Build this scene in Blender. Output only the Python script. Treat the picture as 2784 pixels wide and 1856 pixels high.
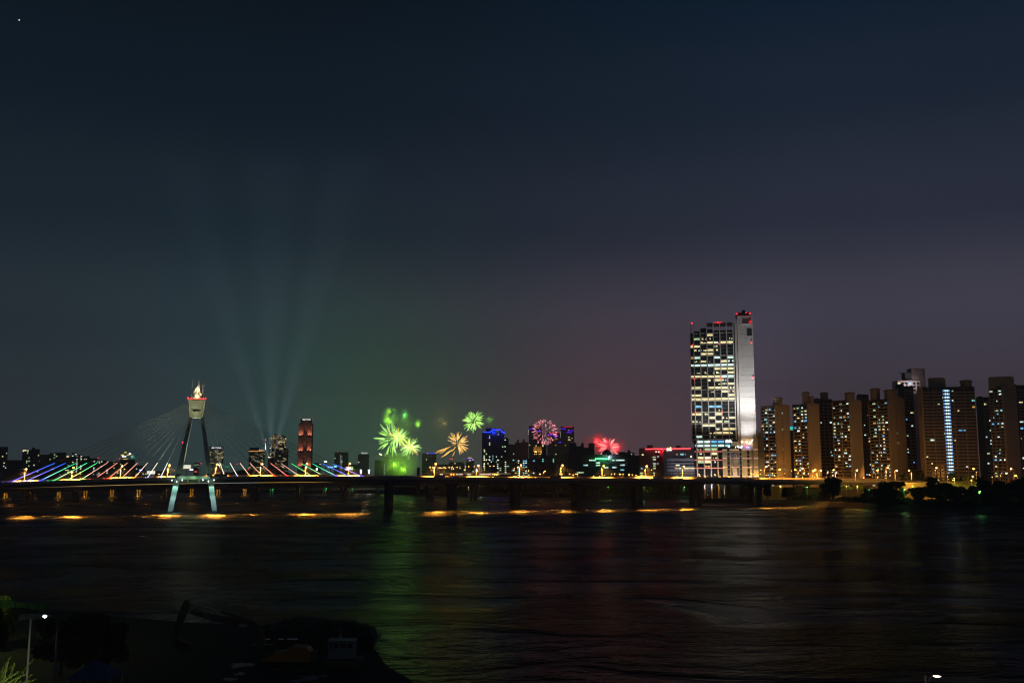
import bpy, math, random
import numpy as np
from mathutils import Vector, Matrix
from math import sin, cos, tan, atan2, radians, pi, sqrt, exp

for _o in list(bpy.data.objects):
    bpy.data.objects.remove(_o)
sc = bpy.context.scene
DENOISE = True
RNG = random.Random(7)

# ------------------------------------------------------------------ camera
F, CX, CY, HZ, CH = 2707.0, 1392.0, 928.0, 1290.0, 31.0
PITCH = math.atan((HZ - CY) / F)
cam_d = bpy.data.cameras.new('camera')
cam_d.lens = 35.0; cam_d.sensor_width = 36.0
cam_d.clip_start = 0.5; cam_d.clip_end = 40000
cam = bpy.data.objects.new('camera', cam_d)
cam.location = (0, 0, CH)
cam.rotation_euler = (pi / 2 + PITCH, 0, 0)
sc.collection.objects.link(cam)
sc.camera = cam

# ------------------------------------------------------------------ world: night sky with city glow
world = bpy.data.worlds.new('World'); sc.world = world
world.use_nodes = True
def build_world():
    nt = world.node_tree; nt.nodes.clear()
    N = nt.nodes.new; L = nt.links.new
    out = N('ShaderNodeOutputWorld'); bg = N('ShaderNodeBackground')
    tc = N('ShaderNodeTexCoord'); sep = N('ShaderNodeSeparateXYZ')
    L(tc.outputs['Generated'], sep.inputs[0])
    def ramp(stops):
        r = N('ShaderNodeValToRGB'); r.color_ramp.interpolation = 'EASE'
        e = r.color_ramp.elements
        while len(e) > 1: e.remove(e[0])
        e[0].position = stops[0][0]; e[0].color = (*stops[0][1], 1)
        for p, c in stops[1:]:
            k = e.new(p); k.color = (*c, 1)
        L(sep.outputs['Z'], r.inputs[0]); return r
    left = ramp(SKY_LEFT); right = ramp(SKY_RIGHT)
    def math_(op, a, b=None, clamp=False):
        m = N('ShaderNodeMath'); m.operation = op; m.use_clamp = clamp
        for i, v in enumerate((a, b)):
            if v is None: continue
            if isinstance(v, (int, float)): m.inputs[i].default_value = v
            else: L(v, m.inputs[i])
        return m.outputs[0]
    mr = N('ShaderNodeMapRange'); mr.interpolation_type = 'SMOOTHSTEP'
    L(sep.outputs['X'], mr.inputs[0]); mr.inputs[1].default_value = -0.30; mr.inputs[2].default_value = 0.34
    mx = N('ShaderNodeMix'); mx.data_type = 'RGBA'
    L(mr.outputs[0], mx.inputs[0]); L(left.outputs[0], mx.inputs[6]); L(right.outputs[0], mx.inputs[7])
    cur = mx.outputs[2]
    for (dx, dz, sx, sz, col) in SKY_LOBES:      # broad coloured glow of the show in the humid air
        a = math_('POWER', math_('DIVIDE', math_('SUBTRACT', sep.outputs['X'], dx), sx), 2)
        b = math_('POWER', math_('DIVIDE', math_('SUBTRACT', sep.outputs['Z'], dz), sz), 2)
        g = math_('EXPONENT', math_('MULTIPLY', math_('ADD', a, b), -1.0))
        yy = math_('GREATER_THAN', sep.outputs['Y'], 0.0)
        g = math_('MULTIPLY', g, yy)
        ad = N('ShaderNodeMix'); ad.data_type = 'RGBA'; ad.blend_type = 'ADD'
        ad.inputs[7].default_value = (*col, 1)
        L(g, ad.inputs[0]); L(cur, ad.inputs[6]); cur = ad.outputs[2]
    nz = N('ShaderNodeTexNoise'); nz.inputs['Scale'].default_value = 2.6; nz.inputs['Detail'].default_value = 4
    L(tc.outputs['Generated'], nz.inputs['Vector'])
    k = N('ShaderNodeMapRange'); L(nz.outputs[0], k.inputs[0])
    k.inputs[1].default_value = 0.2; k.inputs[2].default_value = 0.8
    k.inputs[3].default_value = 0.90; k.inputs[4].default_value = 1.10
    sm = N('ShaderNodeVectorMath'); sm.operation = 'SCALE'
    L(cur, sm.inputs[0]); L(k.outputs[0], sm.inputs[3])
    sky = N('ShaderNodeTexSky'); sky.sky_type = 'NISHITA'; sky.sun_disc = False
    sky.sun_elevation = radians(-7.5); sky.sun_rotation = radians(80)
    sk = N('ShaderNodeVectorMath'); sk.operation = 'SCALE'; sk.inputs[3].default_value = 0.05
    L(sky.outputs[0], sk.inputs[0])
    ad = N('ShaderNodeVectorMath'); ad.operation = 'ADD'
    L(sm.outputs[0], ad.inputs[0]); L(sk.outputs[0], ad.inputs[1])
    L(ad.outputs[0], bg.inputs[0]); bg.inputs[1].default_value = 1.0
    L(bg.outputs[0], out.inputs[0])
SKY_LEFT = [(0.0, (.060, .085, .092)), (.05, (.054, .078, .088)), (.143, (.026, .040, .052)),
            (.25, (.0095, .0200, .0310)), (.36, (.0033, .0100, .0185)), (.46, (.0018, .0058, .0105)), (1.0, (.0008, .003, .007))]
SKY_RIGHT = [(0.0, (.140, .100, .130)), (.05, (.122, .088, .115)), (.143, (.078, .070, .104)),
             (.25, (.0260, .0315, .055)), (.36, (.0095, .0180, .0350)), (.46, (.0022, .0115, .0270)), (1.0, (.001, .003, .007))]
SKY_LOBES = [(-.135, .045, .11, .10, (.012, .062, .002)), (.10, .05, .12, .09, (.075, .018, .016)),
             (-.25, .06, .11, .11, (.004, .026, .030)), (.24, .06, .05, .10, (.02, .018, .03))]
build_world()

vs = sc.view_settings
vs.view_transform = 'Standard'; vs.look = 'None'; vs.exposure = 0.0; vs.gamma = 1.0
vs.use_curve_mapping = False
cy = sc.cycles
cy.volume_bounces = 0; cy.max_bounces = 5; cy.diffuse_bounces = 2; cy.glossy_bounces = 3
cy.transparent_max_bounces = 8
cy.sample_clamp_indirect = 3.0; cy.sample_clamp_direct = 0.0
cy.use_denoising = DENOISE
cy.pixel_filter_type = 'BLACKMAN_HARRIS'; cy.filter_width = 1.15

# tuning
LAMP_P = 430000; ROAD_P = 6500; FWE = 4.0; FLASH = 0.9e5; SMOKE_FILL = .55; SMK = 1.9; SEARCH = 2.2e7; HAZE = 1.2e-4

# ------------------------------------------------------------------ projection helpers
def ray(px, py):
    u = (px - CX) / F; v = (CY - py) / F
    y = cos(PITCH) - v * sin(PITCH); z = sin(PITCH) + v * cos(PITCH)
    return u / y, z / y
def at(px, py, Y):
    a, b = ray(px, py); return Vector((a * Y, Y, CH + b * Y))
def hx(px, Y): return ray(px, HZ)[0] * Y
def zt(py, Y): return CH + ray(CX, py)[1] * Y
def on_level(px, py, z):
    a, b = ray(px, py); Y = (z - CH) / b
    return Vector((a * Y, Y, z))
def mppx(Y): return Y / F * 1.0

# ------------------------------------------------------------------ object helpers
col = sc.collection
def tag(o, label=None, cat=None, group=None, kind=None):
    if label: o['label'] = label
    if cat: o['category'] = cat
    if group: o['group'] = group
    if kind: o['kind'] = kind
    return o
def link(o, parent=None):
    col.objects.link(o)
    if parent is not None: o.parent = parent
    return o
def empty(name, loc, label, cat, group=None, rz=0):
    o = bpy.data.objects.new(name, None); link(o)
    o.location = loc; o.rotation_euler = (0, 0, rz); o.empty_display_size = 1
    return tag(o, label, cat, group)
def inst(name, mesh, parent=None, M=None, label=None):
    o = bpy.data.objects.new(name, mesh); link(o, parent)
    if M is not None: o.matrix_basis = M
    if label: o['label'] = label
    return o
class MB:
    def __init__(s): s.v = []; s.f = []
    def quad(s, a, b, c, d):
        n = len(s.v); s.v += [tuple(a), tuple(b), tuple(c), tuple(d)]; s.f.append((n, n+1, n+2, n+3)); return s
    def hexa(s, p):   # 8 points: bottom 4 ccw, top 4 ccw
        n = len(s.v); s.v += [tuple(q) for q in p]
        for f in ((3,2,1,0),(4,5,6,7),(0,1,5,4),(1,2,6,5),(2,3,7,6),(3,0,4,7)):
            s.f.append(tuple(n+i for i in f))
        return s
    def box(s, c, size):
        x, y, z = c; a, b, h = size[0]/2, size[1]/2, size[2]/2
        return s.hexa([(x-a,y-b,z-h),(x+a,y-b,z-h),(x+a,y+b,z-h),(x-a,y+b,z-h),
                       (x-a,y-b,z+h),(x+a,y-b,z+h),(x+a,y+b,z+h),(x-a,y+b,z+h)])
    def obox(s, O, d, n, u, z, w):   # along d: u0..u1, up: z0..z1, along n: w0..w1
        O = Vector(O); P = []
        for zz in z:
            for (uu, ww) in ((u[0], w[0]), (u[1], w[0]), (u[1], w[1]), (u[0], w[1])):
                q = O + d*uu + n*ww; P.append((q.x, q.y, O.z + zz))
        return s.hexa(P)
    def ring(s, P, R, sides=6, cap=True, squash=1.0):
        P = [Vector(p) for p in P]; rings = []
        for i, p in enumerate(P):
            t = (P[min(i+1, len(P)-1)] - P[max(i-1, 0)]).normalized()
            a = Vector((0,0,1)) if abs(t.z) < .9 else Vector((1,0,0))
            u = t.cross(a).normalized(); w = t.cross(u)
            r = R[i] if isinstance(R, (list, tuple)) else R
            n = len(s.v)
            for k in range(sides):
                an = 2*pi*k/sides
                s.v.append(tuple(p + u*(r*cos(an)) + w*(r*squash*sin(an))))
            rings.append(n)
        for i in range(len(P)-1):
            a, b = rings[i], rings[i+1]
            for k in range(sides):
                s.f.append((a+k, a+(k+1)%sides, b+(k+1)%sides, b+k))
        if cap:
            s.f.append(tuple(rings[0]+k for k in range(sides))[::-1])
            s.f.append(tuple(rings[-1]+k for k in range(sides)))
        return s
    def cyl(s, c, r, z0, z1, sides=12, r1=None):
        return s.ring([(c[0],c[1],z0),(c[0],c[1],z1)], [r, r if r1 is None else r1], sides)
    def prism(s, poly, y0, y1):  # poly in xz, extruded in y
        n = len(s.v); m = len(poly)
        s.v += [(x, y0, z) for x, z in poly] + [(x, y1, z) for x, z in poly]
        s.f.append(tuple(n+i for i in range(m))); s.f.append(tuple(n+m+i for i in range(m))[::-1])
        for i in range(m):
            j = (i+1) % m; s.f.append((n+i, n+m+i, n+m+j, n+j))
        return s
    def mesh(s, name, m, smooth=False):
        me = bpy.data.meshes.new(name); me.from_pydata(s.v, [], s.f)
        if m is not None: me.materials.append(m)
        if smooth: me.polygons.foreach_set('use_smooth', [True]*len(me.polygons))
        me.update(); return me
    def build(s, name, m, parent=None, loc=None, label=None, kind=None, smooth=False):
        o = bpy.data.objects.new(name, s.mesh(name, m, smooth)); link(o, parent)
        if loc is not None: o.location = loc
        if label: o['label'] = label
        if kind: o['kind'] = kind
        return o

# ------------------------------------------------------------------ materials
_mats = {}
def mat(name, c, rough=.7, metal=0.0, var=.25, scale=.3, emit=None, es=0.0, bump=0.0, spec=.4):
    if name in _mats: return _mats[name]
    m = bpy.data.materials.new(name); m.use_nodes = True; nt = m.node_tree
    b = nt.nodes['Principled BSDF']; N = nt.nodes.new; L = nt.links.new
    b.inputs['Roughness'].default_value = rough; b.inputs['Metallic'].default_value = metal
    b.inputs['Specular IOR Level'].default_value = spec
    b.inputs['Base Color'].default_value = (*c, 1)
    if var > 0:
        tc = N('ShaderNodeTexCoord'); nz = N('ShaderNodeTexNoise')
        nz.inputs['Scale'].default_value = scale; nz.inputs['Detail'].default_value = 5
        L(tc.outputs['Object'], nz.inputs['Vector'])
        r = N('ShaderNodeMapRange'); L(nz.outputs[0], r.inputs[0])
        r.inputs[1].default_value = .3; r.inputs[2].default_value = .7
        r.inputs[3].default_value = 1-var; r.inputs[4].default_value = 1+var
        sm = N('ShaderNodeVectorMath'); sm.operation = 'SCALE'; sm.inputs[0].default_value = c
        L(r.outputs[0], sm.inputs[3]); L(sm.outputs[0], b.inputs['Base Color'])
        if bump > 0:
            bp = N('ShaderNodeBump'); bp.inputs['Strength'].default_value = bump
            L(nz.outputs[0], bp.inputs['Height']); L(bp.outputs[0], b.inputs['Normal'])
    if emit:
        b.inputs['Emission Color'].default_value = (*emit, 1); b.inputs['Emission Strength'].default_value = es
    m.cycles.emission_sampling = 'NONE'
    _mats[name] = m; return m
def glow(name, c, s=1.0, sample=False, vary=0.0, scale=.8):
    """a light-giving surface: lit room behind glass, LED line, lamp glass"""
    if name in _mats: return _mats[name]
    m = bpy.data.materials.new(name); m.use_nodes = True; nt = m.node_tree; nt.nodes.clear()
    N = nt.nodes.new; L = nt.links.new
    out = N('ShaderNodeOutputMaterial'); e = N('ShaderNodeBsdfPrincipled'); EC = e.inputs['Emission Color']; ES = e.inputs['Emission Strength']
    e.inputs['Base Color'].default_value = (.25+.5*min(1, c[0]), .25+.5*min(1, c[1]), .25+.5*min(1, c[2]), 1); e.inputs['Roughness'].default_value = .4
    EC.default_value = (*c, 1); ES.default_value = s
    if vary > 0:   # rooms: ceiling lights, blinds, furniture
        g = N('ShaderNodeNewGeometry'); mp = N('ShaderNodeMapping'); nz = N('ShaderNodeTexNoise')
        mp.inputs['Scale'].default_value = (1, 1, 1.8)
        nz.inputs['Scale'].default_value = scale; nz.inputs['Detail'].default_value = 3
        L(g.outputs['Position'], mp.inputs[0]); L(mp.outputs[0], nz.inputs['Vector'])
        r = N('ShaderNodeMapRange'); L(nz.outputs[0], r.inputs[0])
        r.inputs[1].default_value = .35; r.inputs[2].default_value = .65
        r.inputs[3].default_value = s*(1-vary); r.inputs[4].default_value = s*(1+vary*.6)
        L(r.outputs[0], ES)
    L(e.outputs[0], out.inputs[0])
    m.cycles.emission_sampling = 'AUTO' if sample else 'NONE'
    _mats[name] = m; return m

CONC = mat('concrete', (.30, .29, .27), .85, var=.3, scale=.15, bump=.1)
CONCD = mat('dark_concrete', (.10, .10, .095), .9, var=.3, scale=.2)
STEELD = mat('dark_steel', (.06, .062, .065), .5, .3, var=.2, scale=1)
GALV = mat('galvanised_steel', (.35, .36, .36), .45, .6, var=.15, scale=2)
POLEM = mat('painted_pole', (.42, .40, .36), .5, .2, var=.1, scale=2)
ASPH = mat('asphalt', (.05, .05, .05), .85, var=.25, scale=.6)
GLASSD = mat('dark_glass', (.012, .018, .022), .18, .0, var=0, spec=.6)
WALLS = [mat('wall_grey', (.22, .22, .22), .85, scale=.08), mat('wall_tan', (.27, .23, .19), .85, scale=.08),
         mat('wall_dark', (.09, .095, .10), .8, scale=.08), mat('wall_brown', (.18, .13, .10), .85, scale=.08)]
ROOFM = mat('roof_felt', (.06, .06, .06), .9)
ROOM = {
 'y': glow('room_warm_yellow', (1.0, .86, .42), 1.15, vary=.55),
 'Y': glow('room_bright_yellow', (1.0, .90, .50), 1.7, vary=.4),
 'w': glow('room_cool_white', (.72, 1.0, .92), 1.25, vary=.5),
 'b': glow('room_blue', (.12, .55, 1.0), 1.1, vary=.6),
 'g': glow('room_green', (.65, .95, .50), .75, vary=.6),
 'o': glow('room_orange', (1.0, .55, .14), .6, vary=.5),
 'c': glow('room_cyan', (.30, .85, .90), .9, vary=.5),
 'p': glow('room_dim', (.85, .75, .40), .35, vary=.9, scale=1.4),
}
UNIT = {}
def unit_pane(m):   # 1 x 1 m pane, thin, x along wall, y outward, z up, origin bottom left
    if m.name not in UNIT:
        UNIT[m.name] = MB().hexa([(0,0,0),(1,0,0),(1,1,0),(0,1,0),(0,0,1),(1,0,1),(1,1,1),(0,1,1)]).mesh('pane_' + m.name, m)
    return UNIT[m.name]
def pane_at(name, m, parent, O, d, n, u0, z0, w, h, out0=.05, dep=.08, label=None):
    d = Vector(d); n = Vector(n)
    p = Vector(O) + d*u0 + n*out0; p.z += z0
    M = Matrix(((d.x*w, n.x*dep, 0, p.x), (d.y*w, n.y*dep, 0, p.y), (0, 0, h, p.z), (0, 0, 0, 1)))
    o = bpy.data.objects.new(name, unit_pane(m)); link(o, parent)
    o.matrix_basis = M
    if label: o['label'] = label
    return o
def text_mesh(s, size, m, name='lettering', depth=.15):
    cu = bpy.data.curves.new('t', 'FONT'); cu.body = s; cu.size = size; cu.extrude = depth
    cu.align_x = 'CENTER'; cu.align_y = 'CENTER'; cu.resolution_u = 2
    ob = bpy.data.objects.new('t', cu); col.objects.link(ob)
    bpy.context.view_layer.update()
    me = bpy.data.meshes.new_from_object(ob); me.name = name
    bpy.data.objects.remove(ob); bpy.data.curves.remove(cu)
    me.materials.clear(); me.materials.append(m)
    return me
def text_on(s, parent, loc, w, h, m, face=None, name='lettering'):
    """lettering w x h metres wide centred at loc (parent space), upright, facing -Y"""
    me = text_mesh(s, 1.0, m)
    xs = [v.co.x for v in me.vertices]; ys = [v.co.y for v in me.vertices]
    bw = max(xs)-min(xs); bh = max(ys)-min(ys); cx = (max(xs)+min(xs))/2; cyy = (max(ys)+min(ys))/2
    for v in me.vertices:
        v.co = Vector(((v.co.x-cx)*w/bw, -v.co.z, (v.co.y-cyy)*h/bh))
    o = bpy.data.objects.new(name, me); link(o, parent); o.location = loc
    if face is not None: o.rotation_euler = (0, 0, face)
    return o

# ------------------------------------------------------------------ leaves
def leaf_mat(name, c):
    if name in _mats: return _mats[name]
    m = bpy.data.materials.new(name); m.use_nodes = True; nt = m.node_tree
    b = nt.nodes['Principled BSDF']; N = nt.nodes.new; L = nt.links.new
    g = N('ShaderNodeNewGeometry'); r = N('ShaderNodeValToRGB')
    r.color_ramp.elements[0].color = (c[0]*.55, c[1]*.6, c[2]*.6, 1)
    r.color_ramp.elements[1].color = (c[0]*1.5, c[1]*1.35, c[2]*1.2, 1)
    L(g.outputs['Random Per Island'], r.inputs[0]); L(r.outputs[0], b.inputs['Base Color'])
    b.inputs['Roughness'].default_value = .6; b.inputs['Specular IOR Level'].default_value = .2
    _mats[name] = m; return m
LEAF = leaf_mat('leaves', (.045, .075, .022)); LEAF2 = leaf_mat('leaves_yellow_green', (.10, .16, .03))
BARK = mat('bark', (.07, .05, .035), .95, scale=2)
def leaf_cloud(name, m, clumps, n, leaf, rs, flat=.8, stretch=None):
    """clumps: list of (centre, radius); n leaves spread through all of them"""
    r = np.random.RandomState(rs)
    C = np.array([c for c, _ in clumps]); R = np.array([q for _, q in clumps])
    w = R**2; w = w / w.sum()
    k = r.choice(len(R), n, p=w)
    d = r.normal(size=(n, 3)); d /= np.linalg.norm(d, axis=1)[:, None]
    rad = R[k] * (r.uniform(.0, 1, n)**.33)
    P = C[k] + d * rad[:, None] * np.array([1, 1, flat])
    a = r.normal(size=(n, 3)); a /= np.linalg.norm(a, axis=1)[:, None]
    b = np.cross(a, r.normal(size=(n, 3))); b /= np.linalg.norm(b, axis=1)[:, None]
    s = leaf * r.uniform(.5, 1.3, n)[:, None]
    V = np.stack([P - a*s, P + b*s*.55, P + a*s, P - b*s*.55], 1).reshape(-1, 3)
    me = bpy.data.meshes.new(name)
    me.vertices.add(4*n); me.vertices.foreach_set('co', V.astype(np.float32).ravel())
    me.loops.add(4*n); me.loops.foreach_set('vertex_index', np.arange(4*n, dtype=np.int32))
    me.polygons.add(n); me.polygons.foreach_set('loop_start', np.arange(0, 4*n, 4, dtype=np.int32))
    me.polygons.foreach_set('loop_total', np.full(n, 4, dtype=np.int32))
    me.materials.append(m); me.update(calc_edges=True); return me
_treecache = {}
def tree_meshes(variant, m, n=1500, leaf=.055):
    key = (variant, m.name, n)
    if key in _treecache: return _treecache[key]
    r = random.Random(100+variant)
    cl = []
    tall = (variant % 3 == 2)
    for i in range(22):
        a = r.uniform(0, 2*pi); q = sqrt(r.random())
        if tall:
            z = r.uniform(.22, .93); rr = .30*(1.05-z)**.6
        else:
            z = r.uniform(.30, .86); rr = .34*sqrt(max(.05, 1-((z-.56)/.42)**2))
        cl.append(((cos(a)*q*rr, sin(a)*q*rr, z), r.uniform(.09, .17)*(0.75 if tall else 1)))
    crown = leaf_cloud('crown_mesh', m, cl, n, leaf, variant)
    t = MB(); t.ring([(0,0,0), (.01,0,.2), (-.01,.01,.5), (.0,0,.8)], [.035, .028, .018, .006], 6)
    for i in range(6):
        c, q = cl[i*3]
        z0 = .22 + .08*i
        t.ring([(0,0,z0), (c[0]*.5, c[1]*.5, (z0+c[2])/2+.02), c], [.014, .009, .004], 5)
    _treecache[key] = (crown, t.mesh('trunk_mesh', BARK)); return _treecache[key]
def tree(loc, h, w, label, variant=0, m=None, group=None, name='tree', rz=0.0, n=1500, leaf=.05, cat='tree'):
    m = m or LEAF
    cr, tr = tree_meshes(variant, m, n, leaf)
    e = empty(name, loc, label, cat, group, rz)
    e.scale = (w/.72, w/.72, h)
    inst('trunk', tr, e); inst('crown', cr, e)
    return e
# ================================================================== WATER AND LAND
def water_material():
    m = bpy.data.materials.new('river_water'); m.use_nodes = True; nt = m.node_tree; nt.nodes.clear()
    N = nt.nodes.new; L = nt.links.new
    out = N('ShaderNodeOutputMaterial'); mix = N('ShaderNodeMixShader'); gl = N('ShaderNodeBsdfGlossy'); df = N('ShaderNodeBsdfDiffuse'); fr = N('ShaderNodeFresnel')
    gl.distribution = 'BECKMANN'; gl.inputs['Color'].default_value = (WATER_C, WATER_C, WATER_C, 1)
    df.inputs['Color'].default_value = (.002, .003, .003, 1); fr.inputs['IOR'].default_value = 1.33
    g = N('ShaderNodeNewGeometry')
    def noise(sx, sy, scale, det=3, rot=8, dist=0.0):
        mp = N('ShaderNodeMapping'); mp.inputs['Scale'].default_value = (sx, sy, 1)
        mp.inputs['Rotation'].default_value = (0, 0, radians(rot))
        nz = N('ShaderNodeTexNoise'); nz.inputs['Scale'].default_value = scale; nz.inputs['Detail'].default_value = det; nz.inputs['Distortion'].default_value = dist
        L(g.outputs['Position'], mp.inputs[0]); L(mp.outputs[0], nz.inputs['Vector']); return nz.outputs[0]
    # calm slicks: long curved bands with smoother water, ruffled patches between
    band = noise(.0020, .0085, 1.0, 5, -6, .6)
    mr = N('ShaderNodeMapRange'); mr.interpolation_type = 'SMOOTHSTEP'
    L(band, mr.inputs[0]); mr.inputs[1].default_value = .40; mr.inputs[2].default_value = .62
    mr.inputs[3].default_value = WATER_R[0]; mr.inputs[4].default_value = WATER_R[1]
    # the channel near the piers is rougher than the sheltered water by the near bank
    sp_ = N('ShaderNodeSeparateXYZ'); L(g.outputs['Position'], sp_.inputs[0])
    fy = N('ShaderNodeMapRange'); fy.interpolation_type = 'SMOOTHSTEP'; L(sp_.outputs['Y'], fy.inputs[0]); fy.inputs[1].default_value = 330; fy.inputs[2].default_value = 680
    fy.inputs[3].default_value = 0.0; fy.inputs[4].default_value = WATER_FAR
    ro = N('ShaderNodeMath'); ro.operation = 'ADD'; L(mr.outputs[0], ro.inputs[0]); L(fy.outputs[0], ro.inputs[1])
    L(ro.outputs[0], gl.inputs['Roughness'])
    gust = noise(.018, .030, 1.0, 6, 20, .8)
    gm = N('ShaderNodeMapRange'); L(gust, gm.inputs[0]); gm.inputs[1].default_value = .40; gm.inputs[2].default_value = .62; gm.inputs[3].default_value = .2; gm.inputs[4].default_value = 2.0
    gr = N('ShaderNodeMapRange'); L(gust, gr.inputs[0]); gr.inputs[1].default_value = .40; gr.inputs[2].default_value = .60; gr.inputs[3].default_value = .07; gr.inputs[4].default_value = -.07
    r2 = N('ShaderNodeMath'); r2.operation = 'ADD'; L(ro.outputs[0], r2.inputs[0]); L(gr.outputs[0], r2.inputs[1]); L(r2.outputs[0], gl.inputs['Roughness'])
    w1 = noise(.40, .80, 1.0, 7, 10, .3); w2 = noise(.075, .16, 1.0, 3, -12)
    ad = N('ShaderNodeMath'); ad.operation = 'MULTIPLY_ADD'; ad.inputs[1].default_value = 2.0
    L(w2, ad.inputs[0]); L(w1, ad.inputs[2])
    bp = N('ShaderNodeBump'); bp.inputs['Strength'].default_value = 1.0; bp.inputs['Distance'].default_value = WATER_BUMP
    hm_ = N('ShaderNodeMath'); hm_.operation = 'MULTIPLY'; L(ad.outputs[0], hm_.inputs[0]); L(gm.outputs[0], hm_.inputs[1]); L(hm_.outputs[0], bp.inputs['Height']); L(bp.outputs[0], gl.inputs['Normal']); L(bp.outputs[0], fr.inputs['Normal'])
    L(fr.outputs[0], mix.inputs[0]); L(df.outputs[0], mix.inputs[1]); L(gl.outputs[0], mix.inputs[2]); L(mix.outputs[0], out.inputs[0])
    return m
WATER_R = (.25, .31); WATER_FAR = .04; WATER_BUMP = .75; WATER_C = .27
wb = MB(); wb.quad((-6000, -200, 0), (6000, -200, 0), (6000, 4000, 0), (-6000, 4000, 0))
tag(wb.build('river_water', water_material()), 'wide dark river with faint city light on its ripples', kind='structure')

LANDM = mat('bank_soil', (.016, .016, .011), .95, var=.4, scale=.05)
def shore(name, pts, depth_pts, z, label):
    """land sheet with a sloping bank along the waterline pts"""
    m = MB(); n = len(pts)
    for p in pts: m.v.append((p[0], p[1], -.6))
    for p in pts:
        q = Vector((p[0], p[1])); q = q * (1 + 14/q.length)
        m.v.append((q.x, q.y, z))
    for i in range(n-1): m.f.append((i, i+1, n+i+1, n+i))
    k = len(m.v); m.v += [(p[0], p[1], z) for p in depth_pts]
    m.f.append(tuple(range(n, 2*n)) + tuple(range(k, k+len(depth_pts))))
    return tag(m.build(name, LANDM), label, kind='structure')
SHORE = [(-900, 1336), (0, 1337), (500, 1337), (985, 1340), (1150, 1346), (1500, 1352), (1900, 1358), (2060, 1364), (2150, 1371),
         (2280, 1378), (2400, 1385), (2500, 1390), (2784, 1398), (3300, 1408), (4300, 1420)]
sp = [on_level(x, y, 0) for x, y in SHORE]
def shoreY(px):
    for (a, b), (c, d) in zip(SHORE, SHORE[1:]):
        if a <= px <= c: return on_level(px, b + (d-b)*(px-a)/(c-a), 0).y
    return 800
shore('far_bank', [(p.x, p.y) for p in sp], [(6000, 600), (7500, 9500), (-7500, 9500), (-6000, 2500)], 4.5,
      'low dark land of the far river bank under the city')
NEAR = [(-900, 1640), (-200, 1640), (0, 1655), (230, 1688), (520, 1714), (760, 1724), (960, 1745), (1020, 1790), (1050, 1835), (1110, 1870), (1250, 1990)]
npnt = [on_level(x, y, 0) for x, y in NEAR]
def near_land():
    m = MB(); n = len(npnt)
    for p in npnt: m.v.append((p.x, p.y, -.6))
    for p in npnt:
        q = Vector((p.x, p.y)); q = q*(1 - 3/q.length); m.v.append((q.x, q.y, 2.0))
    for i in range(n-1): m.f.append((n+i, n+i+1, i+1, i))
    k = len(m.v); m.v += [(-10, 60, 2.0), (-10, 12, 2.0), (-300, 12, 2.0)]
    m.f.append((k, k+1, k+2) + tuple(range(n, 2*n)))
    tag(m.build('near_bank', LANDM), 'unlit working ground of the near river bank', kind='structure')
near_land()
def hills():
    m = MB(); r = random.Random(3)
    for (p0, p1, top, Y) in ((520, 870, 1277, 2150), (1330, 1760, 1232, 3000)):
        n = 26; base = len(m.v)
        for i in range(n+1):
            px = p0 + (p1-p0)*i/n; s = max(0.0, sin(pi*i/n))**.55
            z = 4 + (zt(top, Y)-4)*s*(1+.05*r.uniform(-1, 1))
            x = hx(px, Y)
            m.v += [(x, Y-80*s, 4), (x, Y, z), (x, Y+160, 4)]
        for i in range(n):
            a = base+3*i; m.f += [(a, a+3, a+4, a+1), (a+1, a+4, a+5, a+2)]
    tag(m.build('hills', mat('hill_wood', (.035, .045, .025), .95, scale=.02)), 'low wooded hills among the city buildings', kind='structure')
hills()

# ================================================================== STAYED BRIDGE
C0 = Vector((ray(527, HZ)[0]*884, 884, 0))
BD = Vector((.957, .289, 0)).normalized(); BN = Vector((-BD.y, BD.x, 0))   # along, away from camera
def B(s, off, z): 
    q = C0 + BD*s + BN*off; return Vector((q.x, q.y, z))
def s_for(px, off=0.0):
    k = ray(px, HZ)[0]; q = C0 + BN*off
    return (k*q.y - q.x) / (BD.x - k*BD.y)
DPX = [(-300, 1318), (0, 1310.5), (150, 1306), (350, 1299), (530, 1295), (700, 1293.5), (1000, 1294.5), (1300, 1297), (1700, 1299.5), (2150, 1303.5), (2560, 1306), (3000, 1309)]
def deck_z(s):   # top of near parapet
    lo = B(s, -15, 0); px = CX + F*(lo.x/lo.y)/cos(PITCH)
    for (a, b), (c, d) in zip(DPX, DPX[1:]):
        if a <= px <= c or (a == DPX[0][0] and px < a) or c == 3000:
            t = (px-a)/(c-a); t = max(-1, min(1.5, t))
            return zt(b + (d-b)*t, lo.y)
    return 27
def BARH(s): return .95 if s < 420 else 2.0
bridge = empty('stayed_bridge', B(0, 0, 0), 'long concrete cable-stayed river bridge with one A-shaped pylon and coloured lit cables', 'bridge')
BO = B(0, 0, 0)
def bl(p): return Vector(p) - BO
def strip(mb, S, o0, o1, zfun0, zfun1):
    for a, b in zip(S, S[1:]):
        P = []
        for zf in (zfun0, zfun1):
            P += [bl(B(a, o0, zf(a))), bl(B(b, o0, zf(b))), bl(B(b, o1, zf(b))), bl(B(a, o1, zf(a)))]
        mb.hexa(P)
S_END = s_for(2560)
SS = [-260 + i*(S_END+260)/70 for i in range(71)]
dk = MB(); strip(dk, SS, -15.0, 15.0, lambda s: deck_z(s)-2.3, lambda s: deck_z(s)-1.1)
dk.build('deck', ASPH, bridge)
gd = MB(); 
for o in (-10.2, 10.2): strip(gd, SS, o-4.2, o+4.2, lambda s: deck_z(s)-5.2, lambda s: deck_z(s)-2.31)
gd.build('girder', CONCD, bridge)
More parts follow.
